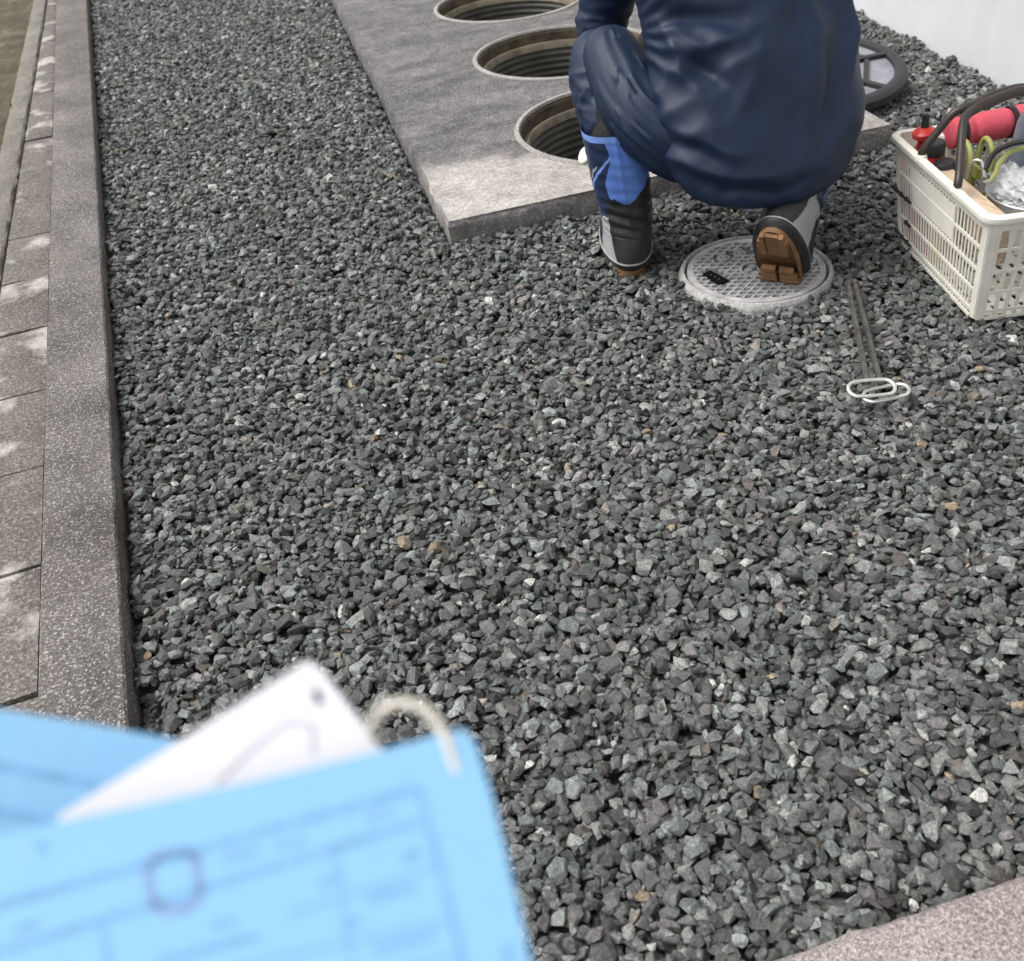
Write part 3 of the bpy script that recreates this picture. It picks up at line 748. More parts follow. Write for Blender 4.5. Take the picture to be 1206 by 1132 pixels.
MB().tube([grip1+BW*.0+Vector((0, 0, .003)), grip1+BW*.05+Vector((0, 0, -.006))], .0135, 14).build('handle_tag', M['grip'], bask)

# ------------------------------------------------------------------ things in the basket
M['red'] = simple('red_plastic', (.42, .022, .018), .35, noise_amt=.12)
M['yellow'] = simple('yellow_plastic', (.55, .36, .08), .4, noise_amt=.12)
M['lime'] = simple('yellow_green_plastic', (.34, .36, .11), .5, noise_amt=.15)
M['pink'] = simple('red_foam', (.60, .085, .12), .85, noise_amt=.10, scale=120, bump=.5, bscale=500)
M['greyblue'] = simple('grey_blue_plastic', (.16, .19, .23), .4, noise_amt=.1)
M['white'] = simple('white_plastic', (.78, .77, .72), .4, noise_amt=.08)
def at(u, v, z): return T0+BL*(u*TL)+BW*(v*TW)+Vector((0, 0, z))
ax_ = frame(Vector((-.10, .02, 1)), (1, 0, 0))
p = at(.855, .225, .008)
b1 = thing('squeeze_bottle', 'red bottle with black spout in the far left basket corner', 'bottle', p)
MB().lathe([(0, 0), (.021, 0), (.022, .01), (.022, .20), (.013, .222), (.013, .228), (.024, .236), (.025, .246), (.012, .256), (0, .256)], p, 28, ax_).build('bottle_body', M['red'], b1)
MB().lathe([(.009, .254), (.0075, .262), (.0065, .282), (0, .283)], p, 16, ax_).build('spout', M['black'], b1)
p = at(.745, .225, .008)
b1 = thing('squeeze_bottle', 'red bottle with flat black cap between red and yellow bottles', 'bottle', p)
MB().lathe([(0, 0), (.022, 0), (.023, .01), (.023, .205), (.019, .222), (0, .223)], p, 28, ax_).build('bottle_body', M['red'], b1)
MB().lathe([(.0205, .216), (.0215, .238), (.019, .243), (0, .244)], p, 24, ax_).build('cap', M['black'], b1)
p = at(.635, .225, .008)
b1 = thing('tape_tub', 'yellow tub with black lid behind the wooden plank', 'tub', p)
MB().lathe([(0, 0), (.020, 0), (.0205, .01), (.0205, .205), (0, .206)], p, 28, ax_).build('tub_body', M['yellow'], b1)
MB().lathe([(.0215, .198), (.0215, .216), (.018, .221), (0, .220)], p, 24, ax_).build('lid', M['black'], b1)
# lime frame and clear tubing
o = at(.74, .36, .0); lf = thing('plastic_caddy', 'yellow-green plastic frame standing beside the red bottles', 'plastic frame', o+Vector((0, 0, .008)))
for dv in (0, .045):
    mb = MB(); q = o+BW*dv
    mb.tube([q+Vector((0, 0, .008))-BL*.03, q-BL*.03+Vector((0, 0, .17)), q-BL*.018+Vector((0, 0, .225)), q+BL*.018+Vector((0, 0, .235)), q+BL*.03+Vector((0, 0, .19)), q+BL*.03+Vector((0, 0, .008))], .0055, 10, sub=5)
    mb.build('hoop', M['lime'], lf)
for z in (.06, .12, .18):
    MB().box(o+BW*.0225+Vector((0, 0, z)), (.004, .030, .011), frame((0, 0, 1), BW)).build('cross_band', M['lime'], lf, smooth=False)
# white jug nozzle
p = at(.855, .36, .008); wb = thing('nozzle_bottle', 'small white bottle with upturned nozzle at the back rim', 'bottle', p)
MB().lathe([(0, 0), (.017, 0), (.018, .01), (.018, .20), (.012, .222), (0, .228)], p, 24, frame((-.01, .16, 1))).build('bottle_body', M['white'], wb)
p = p+Vector((-.002, .036, 0)); MB().tube([p+Vector((0, 0, .218)), p+Vector((.004, .004, .238)), p+Vector((.010, .006, .250)), p+Vector((.012, .007, .268))], [.007, .006, .0045, .003], 10, sub=4).build('nozzle', M['white'], wb)
# red roll lying along the back rim
ra, rb = Vector((1.492, 1.640, .235)), Vector((1.655, 1.602, .243)); dr = (rb-ra).normalized()
rl = thing('foam_roll', 'rolled red foam mat held by two black bands', 'foam roll', ra.lerp(rb, .5))
L_ = (rb-ra).length
def rr_(s): return .031-.0035*math.exp(-((s-.30)/.04)**2)-.0045*math.exp(-((s-.80)/.04)**2)
prof = [(0, 0), (.018, -.001), (.027, .002)]+[(rr_(k/40), .004+(L_-.008)*k/40) for k in range(41)]+[(.026, L_-.001), (.0, L_)]
MB().lathe(prof, ra, 36, frame(dr)).build('mat', M['pink'], rl)
for s in (.17, .80): MB().lathe([(.0275, -.0045), (.0325, -.0045), (.0328, .0045), (.0275, .0045)], ra+dr*(L_*s), 36, frame(dr), close=True).build('band', M['black'], rl)
# flask on the right
p = at(.74, .735, .008)
fl = thing('flask', 'grey-blue upright flask at the right end of the basket', 'flask', p)
MB().lathe([(0, 0), (.036, 0), (.038, .006), (.038, .26), (.034, .275), (.030, .285), (0, .287)], p, 40, Matrix.Rotation(R(4), 3, 'X')).build('flask_body', M['greyblue'], fl)
MB().lathe([(.0375, .085), (.0392, .085), (.0392, .092), (.0375, .092)], p, 40, Matrix.Rotation(R(4), 3, 'X'), close=True).build('black_ring', M['black'], fl)
# plank
m, t, b = new_mat('pale_wood'); tc = t.nodes.new('ShaderNodeTexCoord'); mp = t.nodes.new('ShaderNodeMapping'); mp.inputs['Rotation'].default_value[2] = -math.atan2(BL.x, BL.y); mp.inputs['Scale'].default_value = (60, 6, 60)
t.links.new(tc.outputs['Object'], mp.inputs[0])
t.links.new(ramp(t, nz(t, mp.outputs[0], 3, 5, .6), [(.3, (.36, .25, .16)), (.55, (.55, .42, .30)), (.75, (.66, .55, .43))]), b.inputs['Base Color']); b.inputs['Roughness'].default_value = .75; M['wood'] = m
mb = MB(); c = at(.36, .165, .172); mb.box(c, (.012, .135, .045), frame((-.12*BW.x, -.12*BW.y, 1), BW))
pk = mb.build('wooden_plank', M['wood'], smooth=False); tag(pk, 'pale wooden plank leaning along the left inside of the basket', 'plank')
bv = pk.modifiers.new('bevel', 'BEVEL'); bv.width = .002; bv.segments = 2
# bowl
p = at(.36, .56, .0)
bw_ = thing('steel_bowl', 'round bowl with bright rim at the front of the basket', 'bowl', p+Vector((0, 0, .10)))
M['silver'] = simple('bowl_steel', (.66, .67, .68), .28, .8, noise_amt=.1)
MB().lathe([(0, .10), (.06, .102), (.082, .13), (.090, .192), (.0955, .198), (.094, .2005), (.088, .196), (.079, .132), (.058, .106), (0, .104)], p, 56).build('bowl_shell', M['silver'], bw_)
# crumpled clear bag
m, t, b = new_mat('clear_film'); b.inputs['Base Color'].default_value = (.93, .94, .95, 1); b.inputs['Roughness'].default_value = .16; b.inputs['Transmission Weight'].default_value = .55; b.inputs['IOR'].default_value = 1.25; M['film'] = m
V = []; F = []; nu, nv = 44, 26; pc = at(.50, .56, .178)
for a in range(nv+1):
    th = math.pi*a/nv
    for k in range(nu):
        A = 2*math.pi*k/nu; d = Vector((math.sin(th)*math.cos(A), math.sin(th)*math.sin(A), math.cos(th)))
        q = d*4.2; cr = abs(noise.noise(q*1.0))*.9+abs(noise.noise(q*2.3+Vector((5, 1, 2))))*.5
        rad = .74+.55*cr-.15
        V.append(pc+BL*(d.x*.105*rad)+BW*(d.y*.068*rad)+Vector((0, 0, d.z*.044*rad)))
for a in range(nv):
    for k in range(nu): l = (k+1) % nu; F.append((a*nu+k, a*nu+l, (a+1)*nu+l, (a+1)*nu+k))
bg_ = link_mesh('plastic_bag', V, F, M['film']); tag(bg_, 'crumpled clear plastic bag lying in the bowl', 'plastic bag')
# contents: grey pad inside the bag keeps it from looking hollow
cb = MB().tube([at(.60, .40, .205), at(.63, .47, .235), at(.57, .60, .258), at(.44, .68, .245), at(.33, .70, .205)], .0052, 12, sub=8).build('black_cable', M['black']); tag(cb, 'black cable arching over the clear plastic bag', 'cable')
gs = MB().tube([at(.47, .34, .205), at(.49, .38, .218), at(.55, .44, .226), at(.61, .56, .236), at(.60, .72, .238), at(.56, .86, .232)], .0048, 10, sub=6, flat=.5).build('green_strap', M['lime']); tag(gs, 'lime green strap lying across the clear plastic bag', 'strap')
tr = MB().tube([at(.67, .34, .175), at(.66, .35, .212), at(.63, .39, .216), at(.60, .40, .19)], .0035, 10, sub=6).build('wire_loop', M['zinc']); tag(tr, 'short bright wire loop beside the plastic bag', 'wire')
# ------------------------------------------------------------------ crouching worker
def nylon(name, col, rough=.50, fine=.22):
    m, t, b = new_mat(name); tc = t.nodes.new('ShaderNodeTexCoord'); v = tc.outputs['Object']
    c = ramp(t, nz(t, v, 6, 5, .6), [(.3, tuple(x*.85 for x in col)), (.7, tuple(x*1.15 for x in col))]); t.links.new(c, b.inputs['Base Color'])
    b.inputs['Roughness'].default_value = rough; b.inputs['Specular IOR Level'].default_value = .32
    bp = t.nodes.new('ShaderNodeBump'); bp.inputs['Strength'].default_value = fine; bp.inputs['Distance'].default_value = .006
    mp = t.nodes.new('ShaderNodeMapping'); mp.inputs['Scale'].default_value = (1, 1, .6); mp.inputs['Rotation'].default_value = (.2, .5, .3); t.links.new(v, mp.inputs[0])
    rn = t.nodes.new('ShaderNodeTexNoise'); rn.noise_type = 'RIDGED_MULTIFRACTAL'; rn.inputs['Scale'].default_value = 17; rn.inputs['Detail'].default_value = 3; rn.inputs['Distortion'].default_value = .6
    t.links.new(mp.outputs[0], rn.inputs['Vector'])
    h = t.nodes.new('ShaderNodeMath'); h.operation = 'MULTIPLY_ADD'; h.inputs[1].default_value = .05
    t.links.new(nz(t, v, 1100, 1), h.inputs[0]); t.links.new(rn.outputs[0], h.inputs[2])
    t.links.new(h.outputs[0], bp.inputs['Height']); t.links.new(bp.outputs[0], b.inputs['Normal'])
    return m
M['navy'] = nylon('navy_nylon', (.0084, .0185, .045))
M['trouser'] = nylon('navy_trouser', (.0098, .0200, .047), .50, .22)
M['knit'] = simple('black_knit', (.014, .014, .015), .9, noise_amt=.3, scale=90, bump=.6, bscale=400)
M['skin'] = simple('skin', (.50, .32, .23), .55, noise_amt=.08, scale=20)
M['hair'] = simple('black_hair', (.012, .010, .009), .5, noise_amt=.3, scale=80, bump=.5)
M['glove'] = simple('white_glove', (.68, .67, .62), .75, noise_amt=.12, scale=40, bump=.4, bscale=300)
PB = Vector((1.12, 1.83, 0))
per = thing('person', 'person in navy rain suit and rubber boots crouching at an open shaft', 'person', PB)
RINGS = [(1.0851, 1.722, .2467, .1539, .1106, .1443, 28), (1.089, 1.7268, .2708, .1924, .1443, .1635, 26), (1.1005, 1.746, .3477, .2174, .1587, .1732, 22), (1.1044, 1.7941, .4536, .2116, .1539, .1635, 20),
         (1.1082, 1.847, .5594, .2039, .1443, .1539, 22), (1.1015, 1.924, .6941, .2068, .1251, .1443, 28), (1.0919, 1.9913, .7999, .1587, .0914, .1154, 34), (1.0871, 2.0298, .8576, .077, .0673, .077, 38)]
YW = R(-8); LAT = Vector((math.cos(YW), math.sin(YW), 0)); FWD = Vector((-math.sin(YW), math.cos(YW), 0))
# fold lines of the back panel: lateral (m, left to right seen from behind) and height (m); height sign = ridge or valley
FOLDS = [([(-.205, .330), (-.150, .340), (-.100, .375), (-.060, .395)], .010, .0100), ([(-.195, .305), (-.130, .300), (-.060, .295)], .016, -.0095),
         ([(-.200, .290), (-.165, .250), (-.150, .200)], .013, .0085), ([(-.175, .285), (-.120, .255), (-.060, .262), (.0, .285)], .013, .0080),
         ([(-.150, .245), (-.110, .215), (-.070, .200)], .018, -.0095), ([(-.125, .190), (-.060, .225), (.010, .245)], .018, .0065),
         ([(-.195, .150), (-.140, .120), (-.080, .095), (-.030, .085)], .016, .0075), ([(-.190, .132), (-.130, .100), (-.075, .070)], .016, -.0060),
         ([(-.185, .090), (-.110, .060), (-.010, .045), (.060, .055)], .012, .0050), ([(-.150, .062), (-.060, .030), (.040, .022), (.12, .045)], .012, -.0045),
         ([(.125, .360), (.145, .250), (.140, .150), (.110, .080)], .020, -.0070), ([(.165, .390), (.185, .270), (.180, .180)], .014, .0080),
         ([(.090, .380), (.105, .260), (.095, .150)], .022, .0055), ([(.070, .370), (.010, .290), (-.030, .190), (-.060, .120)], .026, .0060),
         ([(-.04, .36), (.02, .345), (.09, .350)], .014, -.0060), ([(-.05, .395), (.03, .375), (.10, .385)], .012, .0065), ([(.03, .20), (.06, .13), (.05, .07)], .024, -.0050), ([(-.17, .385), (-.12, .40), (-.05, .425)], .012, -.008)]
FOLDS = [([Vector(p) for p in P], w_, h) for P, w_, h in FOLDS]
VR, VU = Vector((.9337, -.3437, -.1002)), Vector((.13, .25, .96))
JC = Vector((1.050, 1.710, .175))
def seg_d(p, a, b):
    ab = b-a; t_ = max(0, min(1, (p-a).dot(ab)/ab.length_squared)); return (p-(a+ab*t_)).length, t_
def crinkle(p, sc, seed):
    d_, _ = noise.voronoi(Vector((p[0]*sc+seed, p[1]*sc-seed, p[2]*sc+2*seed))); return min(d_[0], 1.2)
def fold(p):
    q = Vector(((p-JC).dot(VR), (p-JC).dot(VU)*.86)); s = 0
    wob = Vector((noise.noise(p*14)*.010, noise.noise(p*14+Vector((9, 3, 1)))*.010)); q = q+wob
    for P, w_, h in FOLDS:
        best = 9; bt = 0; n_ = len(P)-1
        for i in range(n_):
            d, t_ = seg_d(q, P[i], P[i+1])
            if d < best: best = d; bt = (i+t_)/n_
        if best < 4*w_:
            e = math.sin(math.pi*min(.97, max(.03, bt)))**.5
            s += h*1.45*e*math.exp(-(best/w_)**(1.25 if h > 0 else 2))
    return s
SP = catmull(RINGS, 26); NR = 190; V = []; F = []
JB = []
for r in SP:
    cx, cy, cz, a, bb, bf, pt = r; f_ = FWD*math.cos(R(pt))+Vector((0, 0, math.sin(R(pt)))); c0 = Vector((cx, cy, cz))
    row = []
    for k in range(NR):
        A = 2*math.pi*k/NR; c, s = math.cos(A), math.sin(A); c = math.copysign(abs(c)**.85, c); s = math.copysign(abs(s)**.85, s)
        row.append(c0+LAT*a*s-f_*((bb if c > 0 else bf)*c))
    JB.append(row)
nrow = len(JB); DD = np.zeros((nrow, NR)); NN = []
for i in range(nrow):
    t_ = i/(nrow-1)
    for k in range(NR):
        p = JB[i][k]; tu = JB[min(i+1, nrow-1)][k]-JB[max(i-1, 0)][k]; tv = JB[i][(k+1) % NR]-JB[i][k-1]
        n = tv.cross(tu).normalized()
        cen = (JB[i][0]+JB[i][NR//2])/2
        if n.dot(p-cen) < 0: n = -n
        NN.append(n)
        g = max(0, min(1, (n.dot((Vector((0, 0, 1))-p).normalized())+.15)/.35)) if t_ < .75 else 0
        d = fold(p)*g*1.15 if g > 0 else 0
        la, hh_ = (p-JC).dot(VR), (p-JC).dot(VU); ca_, sa_ = .87, -.50
        q1, q2 = la*ca_+hh_*sa_, -la*sa_+hh_*ca_
        wq = noise.noise(p*7)*.35
        for (fx, fy, a0_, na, am) in ((-.265, .330, .2, 9.0, .0085), (-.262, .130, .9, 7.0, .0055), (.20, .52, 1.7, 9.5, .0070)):   # drag lines fanning out of the pulled points
            rx, ry = la-fx, hh_-fy; rr0 = math.hypot(rx, ry)+1e-4; an = math.atan2(ry, rx)+.22*noise.noise(p*9+Vector((a0_, 0, 0)))
            tr = abs(((an*na/math.pi+a0_) % 1)*2-1)
            d += am*(tr**1.6-.4)*min(1, rr0/.05)*math.exp(-(rr0/.24)**2)*g
        d += .0020*(abs(((la*26+.8*wq) % 1)*2-1)-.5)*math.exp(-(max(hh_, 0)/.045)**2)
        d += .0140*(crinkle((q1*.42+wq*.03, q2*1.05, n.x*.05), 9, 1.3)-.45)+.0048*(crinkle((q2*.5, q1*1.1, n.y*.04), 21, 4.7)-.45)+.003*noise.noise(p*8)
        DD[i, k] = d*min(1, .35+t_*7)-.0022*math.exp(-((i-15)/1.3)**2)
for _ in range(1):
    DD = (np.roll(DD, 1, 1)+2*DD+np.roll(DD, -1, 1))/4
    E_ = np.pad(DD, ((1, 1), (0, 0)), 'edge'); DD = (E_[:-2]+2*E_[1:-1]+E_[2:])/4
for i in range(nrow):
    for k in range(NR): V.append(JB[i][k]+NN[i*NR+k]*float(DD[i, k]))
# close and turn in the hem
hem = [Vector(v) for v in V[:NR]]; hc = sum(hem, Vector())/NR
V += [h.lerp(hc, .05)+Vector((0, 0, -.010)) for h in hem]; V += [h.lerp(hc, .12)+Vector((0, 0, .004)) for h in hem]; V += [h.lerp(hc, .13)+Vector((0, 0, .06)) for h in hem]
for i in range(nrow-1):
    for k in range(NR): l = (k+1) % NR; F.append((i*NR+k, i*NR+l, (i+1)*NR+l, (i+1)*NR+k))
o0 = nrow*NR; seq = [0, o0, o0+NR, o0+2*NR]
for a, b2 in zip(seq, seq[1:]):
    for k in range(NR): l = (k+1) % NR; F.append((a+k, a+l, b2+l, b2+k))
F.append(tuple((nrow-1)*NR+k for k in range(NR)))
jk = link_mesh('jacket', V, F, M['navy'], per)
def cloth_tube(pts, rad, amp, freq, name, mat, parent, seg=64, sub=16, bend=None, flat=None, crease=0):
    V, F = tube(pts, rad, seg, sub=sub, flat=flat); out = []
    N = len(V)//seg; cen = [sum((V[i*seg+k] for k in range(seg)), Vector())/seg for i in range(N)]
    for i in range(N):
        for k in range(seg):
            p = V[i*seg+k]; d = (p-cen[i]).normalized(); wv = 0
            s_ = i/N
            b_ = 1.0 if bend is None else .35+1.0*math.exp(-((s_-bend)/.18)**2)
            nn_ = noise.noise(p*16); n2 = noise.noise(p*7+Vector((3, 8, 1)))
            q = 1-abs(math.sin(freq*s_*math.pi+3.2*nn_+2.0*math.cos(2*math.pi*k/seg)+1.5*n2))
            wv = amp*b_*1.9*(crinkle((p.x*.8, p.y*.8, p.z*1.7 if freq > 5 else p.z*.6), 24, freq)-.42)+amp*.6*(q**2.2-.3)*b_+amp*.5*n2
            if crease:
                A_ = 2*math.pi*k/seg; wv += crease*(1-abs(noise.noise(Vector((math.cos(A_)*5.5+1.2*n2, math.sin(A_)*5.5, s_*2.2))))*2.6)*max(0, min(1, 3*s_-.3))
            wv *= min(1, (1-s_)*9, s_*9+.2)
            if i in (0, N-1): wv = 0
            out.append(p+d*wv)
    return link_mesh(name, out, F, mat, parent)
# trousers (left leg, right leg and seat as one garment part each leg)
cloth_tube([(.905, 2.020, .455), (.878, 2.018, .428), (.859, 1.995, .394), (.846, 1.958, .350), (.840, 1.916, .309), (.838, 1.885, .24)], [.030, .058, .061, .056, .048, .036], .0050, 8, 'trouser_leg', M['trouser'], per, bend=.62)
cloth_tube([(.885, 2.010, .462), (.880, 1.980, .444), (.874, 1.905, .401), (.886, 1.828, .345), (.945, 1.785, .300), (1.04, 1.78, .28)], [.030, .056, .064, .070, .080, .090], .0012, 3, 'trouser_thigh', M['trouser'], per, crease=.0036)
V, F = tube([(.852, 1.940, .350), (.850, 1.922, .336), (.848, 1.905, .316), (.848, 1.894, .298), (.850, 1.888, .27)], [.044, .049, .0475, .0525, .050], 48, sub=8)
link_mesh('boot_gaiter', V, F, M['knit'], per)
cloth_tube([(1.15, 1.79, .330), (1.21, 1.92, .310), (1.27, 2.04, .275), (1.24, 2.00, .240), (1.18, 1.82, .215), (1.13, 1.70, .195)], [.100, .090, .070, .064, .058, .050], .005, 15, 'trouser_leg', M['trouser'], per, bend=.5)
# sleeves
cloth_tube([(.985, 1.98, .745), (.965, 2.06, .65), (.950, 2.092, .555), (.928, 2.115, .470), (.905, 2.095, .385), (.888, 2.055, .310), (.880, 2.030, .275)], [.085, .072, .062, .054, .048, .042, .034], .0075, 13, 'sleeve', M['navy'], per, bend=.7)
cloth_tube([(1.23, 1.97, .745), (1.36, 2.12, .63), (1.40, 2.20, .53), (1.36, 2.30, .45), (1.29, 2.40, .37), (1.25, 2.45, .32)], [.085, .070, .060, .054, .048, .036], .0075, 12, 'sleeve', M['navy'], per, bend=.5)
for pts in ([(.882, 2.036, .284), (.876, 2.018, .262), (.870, 2.002, .244), (.867, 1.994, .236)], [(1.255, 2.445, .328), (1.238, 2.462, .305), (1.222, 2.478, .282), (1.217, 2.483, .275)]):
    V, F = tube(pts, [.036, .039, .037, .034], 48, sub=8)
    cen = [sum((V[i*48+k] for k in range(48)), Vector())/48 for i in range(len(V)//48)]
    V = [p+(p-cen[i//48]).normalized()*(.0008*math.cos(24*2*math.pi*(i % 48)/48)) for i, p in enumerate(V)]
    link_mesh('cuff', V, F, M['knit'], per)
MB().lathe([(.083, .0), (.086, .02), (.078, .055), (.072, .055), (.076, .0)], (1.087, 2.031, .852), 48, frame((-.02, .35, 1)), close=True).build('collar', M['navy'], per)
# body: one continuous skinned figure inside the clothes
def skin_mesh(name, joints, edges, mat, parent, sub=2, root=0):
    me = bpy.data.meshes.new(name); o0 = Vector(ORG[parent.name]); me.from_pydata([Vector(j[:3])-o0 for j in joints], edges, []); me.materials.append(mat)
    o = bpy.data.objects.new(name, me); COL.objects.link(o); o.parent = parent; ORG[o.name] = tuple(o0)
    sk = o.modifiers.new('skin', 'SKIN'); sk.use_smooth_shade = True
    for i, j in enumerate(joints):
        me.skin_vertices[0].data[i].radius = (j[3], j[4] if len(j) > 4 else j[3]); me.skin_vertices[0].data[i].use_root = (i == root)
    ss = o.modifiers.new('sub', 'SUBSURF'); ss.levels = sub; ss.render_levels = sub
    return o
J = [(1.095, 1.79, .34, .11), (1.105, 1.84, .48, .11), (1.105, 1.89, .60, .11), (1.095, 1.96, .72, .11), (1.087, 2.02, .83, .055), (1.087, 2.05, .88, .05), (1.085, 2.08, .93, .07), (1.083, 2.11, .985, .082), (1.082, 2.13, 1.045, .070), (1.082, 2.137, 1.08, .035),
     (1.0, 1.80, .31, .055), (.885, 1.985, .432, .036), (.842, 1.91, .29, .034), (.856, 1.888, .10, .028), (.875, 1.95, .05, .026),
     (1.16, 1.81, .31, .06), (1.26, 2.03, .262, .045), (1.16, 1.77, .205, .036), (1.10, 1.625, .15, .026), (1.105, 1.635, .085, .022),
     (.985, 1.98, .745, .055), (.935, 2.11, .50, .04), (.89, 2.06, .315, .03), (.868, 1.998, .24, .022),
     (1.23, 1.97, .745, .055), (1.40, 2.195, .53, .04), (1.27, 2.43, .345, .03), (1.225, 2.475, .285, .022)]
Eg = [(0, 1), (1, 2), (2, 3), (3, 4), (4, 5), (5, 6), (6, 7), (7, 8), (8, 9), (0, 10), (10, 11), (11, 12), (12, 13), (13, 14), (0, 15), (15, 16), (16, 17), (17, 18), (18, 19), (3, 20), (20, 21), (21, 22), (22, 23), (3, 24), (24, 25), (25, 26), (26, 27)]
body = skin_mesh('body', J, Eg, M['skin'], per)
# hair with a nape line, ears, nose
V = []; F = []; hcen = Vector((1.083, 2.107, 1.005))
for a in range(15):
    th = math.pi*.62*a/14
    for k in range(32):
        A = 2*math.pi*k/32; lim = 1.0 if math.sin(A) < .2 else .68
        t2 = th*lim; V.append(hcen+Vector((math.sin(t2)*math.cos(A)*.088, math.sin(t2)*math.sin(A)*.104, math.cos(t2)*.112))*(1+.03*noise.noise(Vector((k*.9, a*.9, 0)))))
for a in range(14):
    for k in range(32): l = (k+1) % 32; F.append((a*32+k, a*32+l, (a+1)*32+l, (a+1)*32+k))
link_mesh('hair', V, F, M['hair'], per)
for s in (-1, 1): MB().lathe([(0, -.006), (.016, -.004), (.022, .002), (.018, .007), (.008, .003), (0, .002)], hcen+Vector((s*.086, .005, -.02)), 16, frame((s, -.3, 0))).build('ear', M['skin'], per)
MB().tube([hcen+Vector((0, .094, .01)), hcen+Vector((0, .112, -.022)), hcen+Vector((0, .098, -.034))], [.007, .013, .006], 10, sub=4).build('nose', M['skin'], per)
# gloves with five fingers each
def glove(wr, pal, ftips, thumb, name):
    wr, pal = Vector(wr), Vector(pal); j = [(*wr, .022, .018), (*wr.lerp(pal, .5), .028, .017), (*pal, .030, .015)]; e = [(0, 1), (1, 2)]
    for (kn, m1, tip) in ftips:
        i = len(j); j += [(*kn, .0105), (*m1, .0095), (*tip, .0085)]; e += [(2, i), (i, i+1), (i+1, i+2)]
    i = len(j); j += [(*thumb[0], .012), (*thumb[1], .011), (*thumb[2], .0095)]; e += [(1, i), (i, i+1), (i+1, i+2)]
    return skin_mesh(name, j, e, M['glove'], per)
glove((.868, 1.996, .240), (.852, 1.985, .218), [((.838, 1.997, .206), (.826, 2.000, .184), (.830, 1.992, .162)), ((.835, 1.984, .205), (.822, 1.984, .182), (.827, 1.978, .158)), ((.836, 1.970, .206), (.824, 1.968, .184), (.830, 1.964, .162)), ((.840, 1.957, .210), (.830, 1.954, .190), (.834, 1.952, .174))], ((.848, 1.962, .234), (.828, 1.950, .240), (.814, 1.948, .228)), 'glove').location += Vector((.022, .012, .022))
glove((1.218, 2.482, .276), (1.205, 2.500, .248), [((1.185, 2.515, .235), (1.172, 2.52, .212), (1.172, 2.515, .19)), ((1.197, 2.522, .232), (1.187, 2.53, .208), (1.187, 2.525, .185)), ((1.21, 2.525, .232), (1.204, 2.533, .208), (1.203, 2.528, .186)), ((1.224, 2.522, .236), (1.222, 2.53, .214), (1.221, 2.526, .196))], ((1.186, 2.49, .258), (1.166, 2.495, .252), (1.152, 2.502, .238)), 'glove')
# white float valve in the left hand
M['cream'] = simple('cream_plastic', (.72, .70, .63), .45, noise_amt=.12, scale=30)
vc = Vector((.812, 1.944, .262))
fv = thing('valve_cap', 'small white plastic cap with ring held above the nearest shaft', 'valve cap', vc)
dn = Vector((-.80, -.05, .62)).normalized()
MB().lathe([(0, -.006), (.017, -.006), (.0205, -.003), (.0205, .004), (.017, .007), (0, .007)], vc+Vector((-.012, -.004, -.012)), 28, frame(dn)).build('disc', M['cream'], fv)
MB().lathe([(.013, 0), (.010, .012), (.006, .026), (.003, .032), (0, .033)], vc+Vector((.004, .004, -.004)), 20, frame((.25, .1, 1))).build('cone', M['cream'], fv)
rp = [vc+Vector((.008, .006, .043))+Vector((.933, -.344, -.1))*.0075*math.cos(A)+Vector((.29, .56, .774))*.0075*math.sin(A) for A in [2*math.pi*k/16 for k in range(16)]]
MB().tube(rp, .0013, 6, closed=True).build('pull_ring', M['zinc'], fv)
cd = MB().tube([(.838, 1.925, .225), (.836, 1.905, .17), (.834, 1.885, .12), (.828, 1.872, .085), (.826, 1.868, .056)], .0022, 8, sub=5).build('cord', M['black']); tag(cd, 'thin black cord hanging beside the left boot', 'cord')

# boots
M['bblack'] = simple('boot_black', (.017, .018, .019), .52, noise_amt=.45, scale=35, bump=.3, bscale=120)
M['bblue'] = simple('boot_blue', (.115, .235, .66), .45, noise_amt=.08, scale=20)
M['bnavy'] = simple('boot_navy', (.012, .024, .070), .45, noise_amt=.15, scale=20)
M['blight'] = simple('boot_light_blue', (.19, .33, .74), .45, noise_amt=.08)
M['bgrey'] = simple('boot_grey', (.33, .33, .34), .5, noise_amt=.10)
M['btan'] = simple('boot_sole', (.215, .110, .046), .75, noise_amt=.25, scale=30, bump=.2)
M['bprint'] = simple('boot_print', (.55, .58, .62), .5)
BM_ = [M['bblack'], M['bblue'], M['bnavy'], M['blight'], M['bgrey'], M['bprint']]
BR = [(.010, -.076, .190, .050), (.022, -.084, .199, .0580), (.034, -.083, .197, .0575), (.050, -.081, .186, .0570), (.070, -.077, .162, .0550), (.090, -.071, .126, .0550), (.112, -.066, .088, .0560), (.145, -.062, .064, .0580), (.185, -.066, .060, .0620), (.240, -.071, .062, .0640), (.300, -.073, .066, .0650), (.312, -.0735, .0665, .0652)]
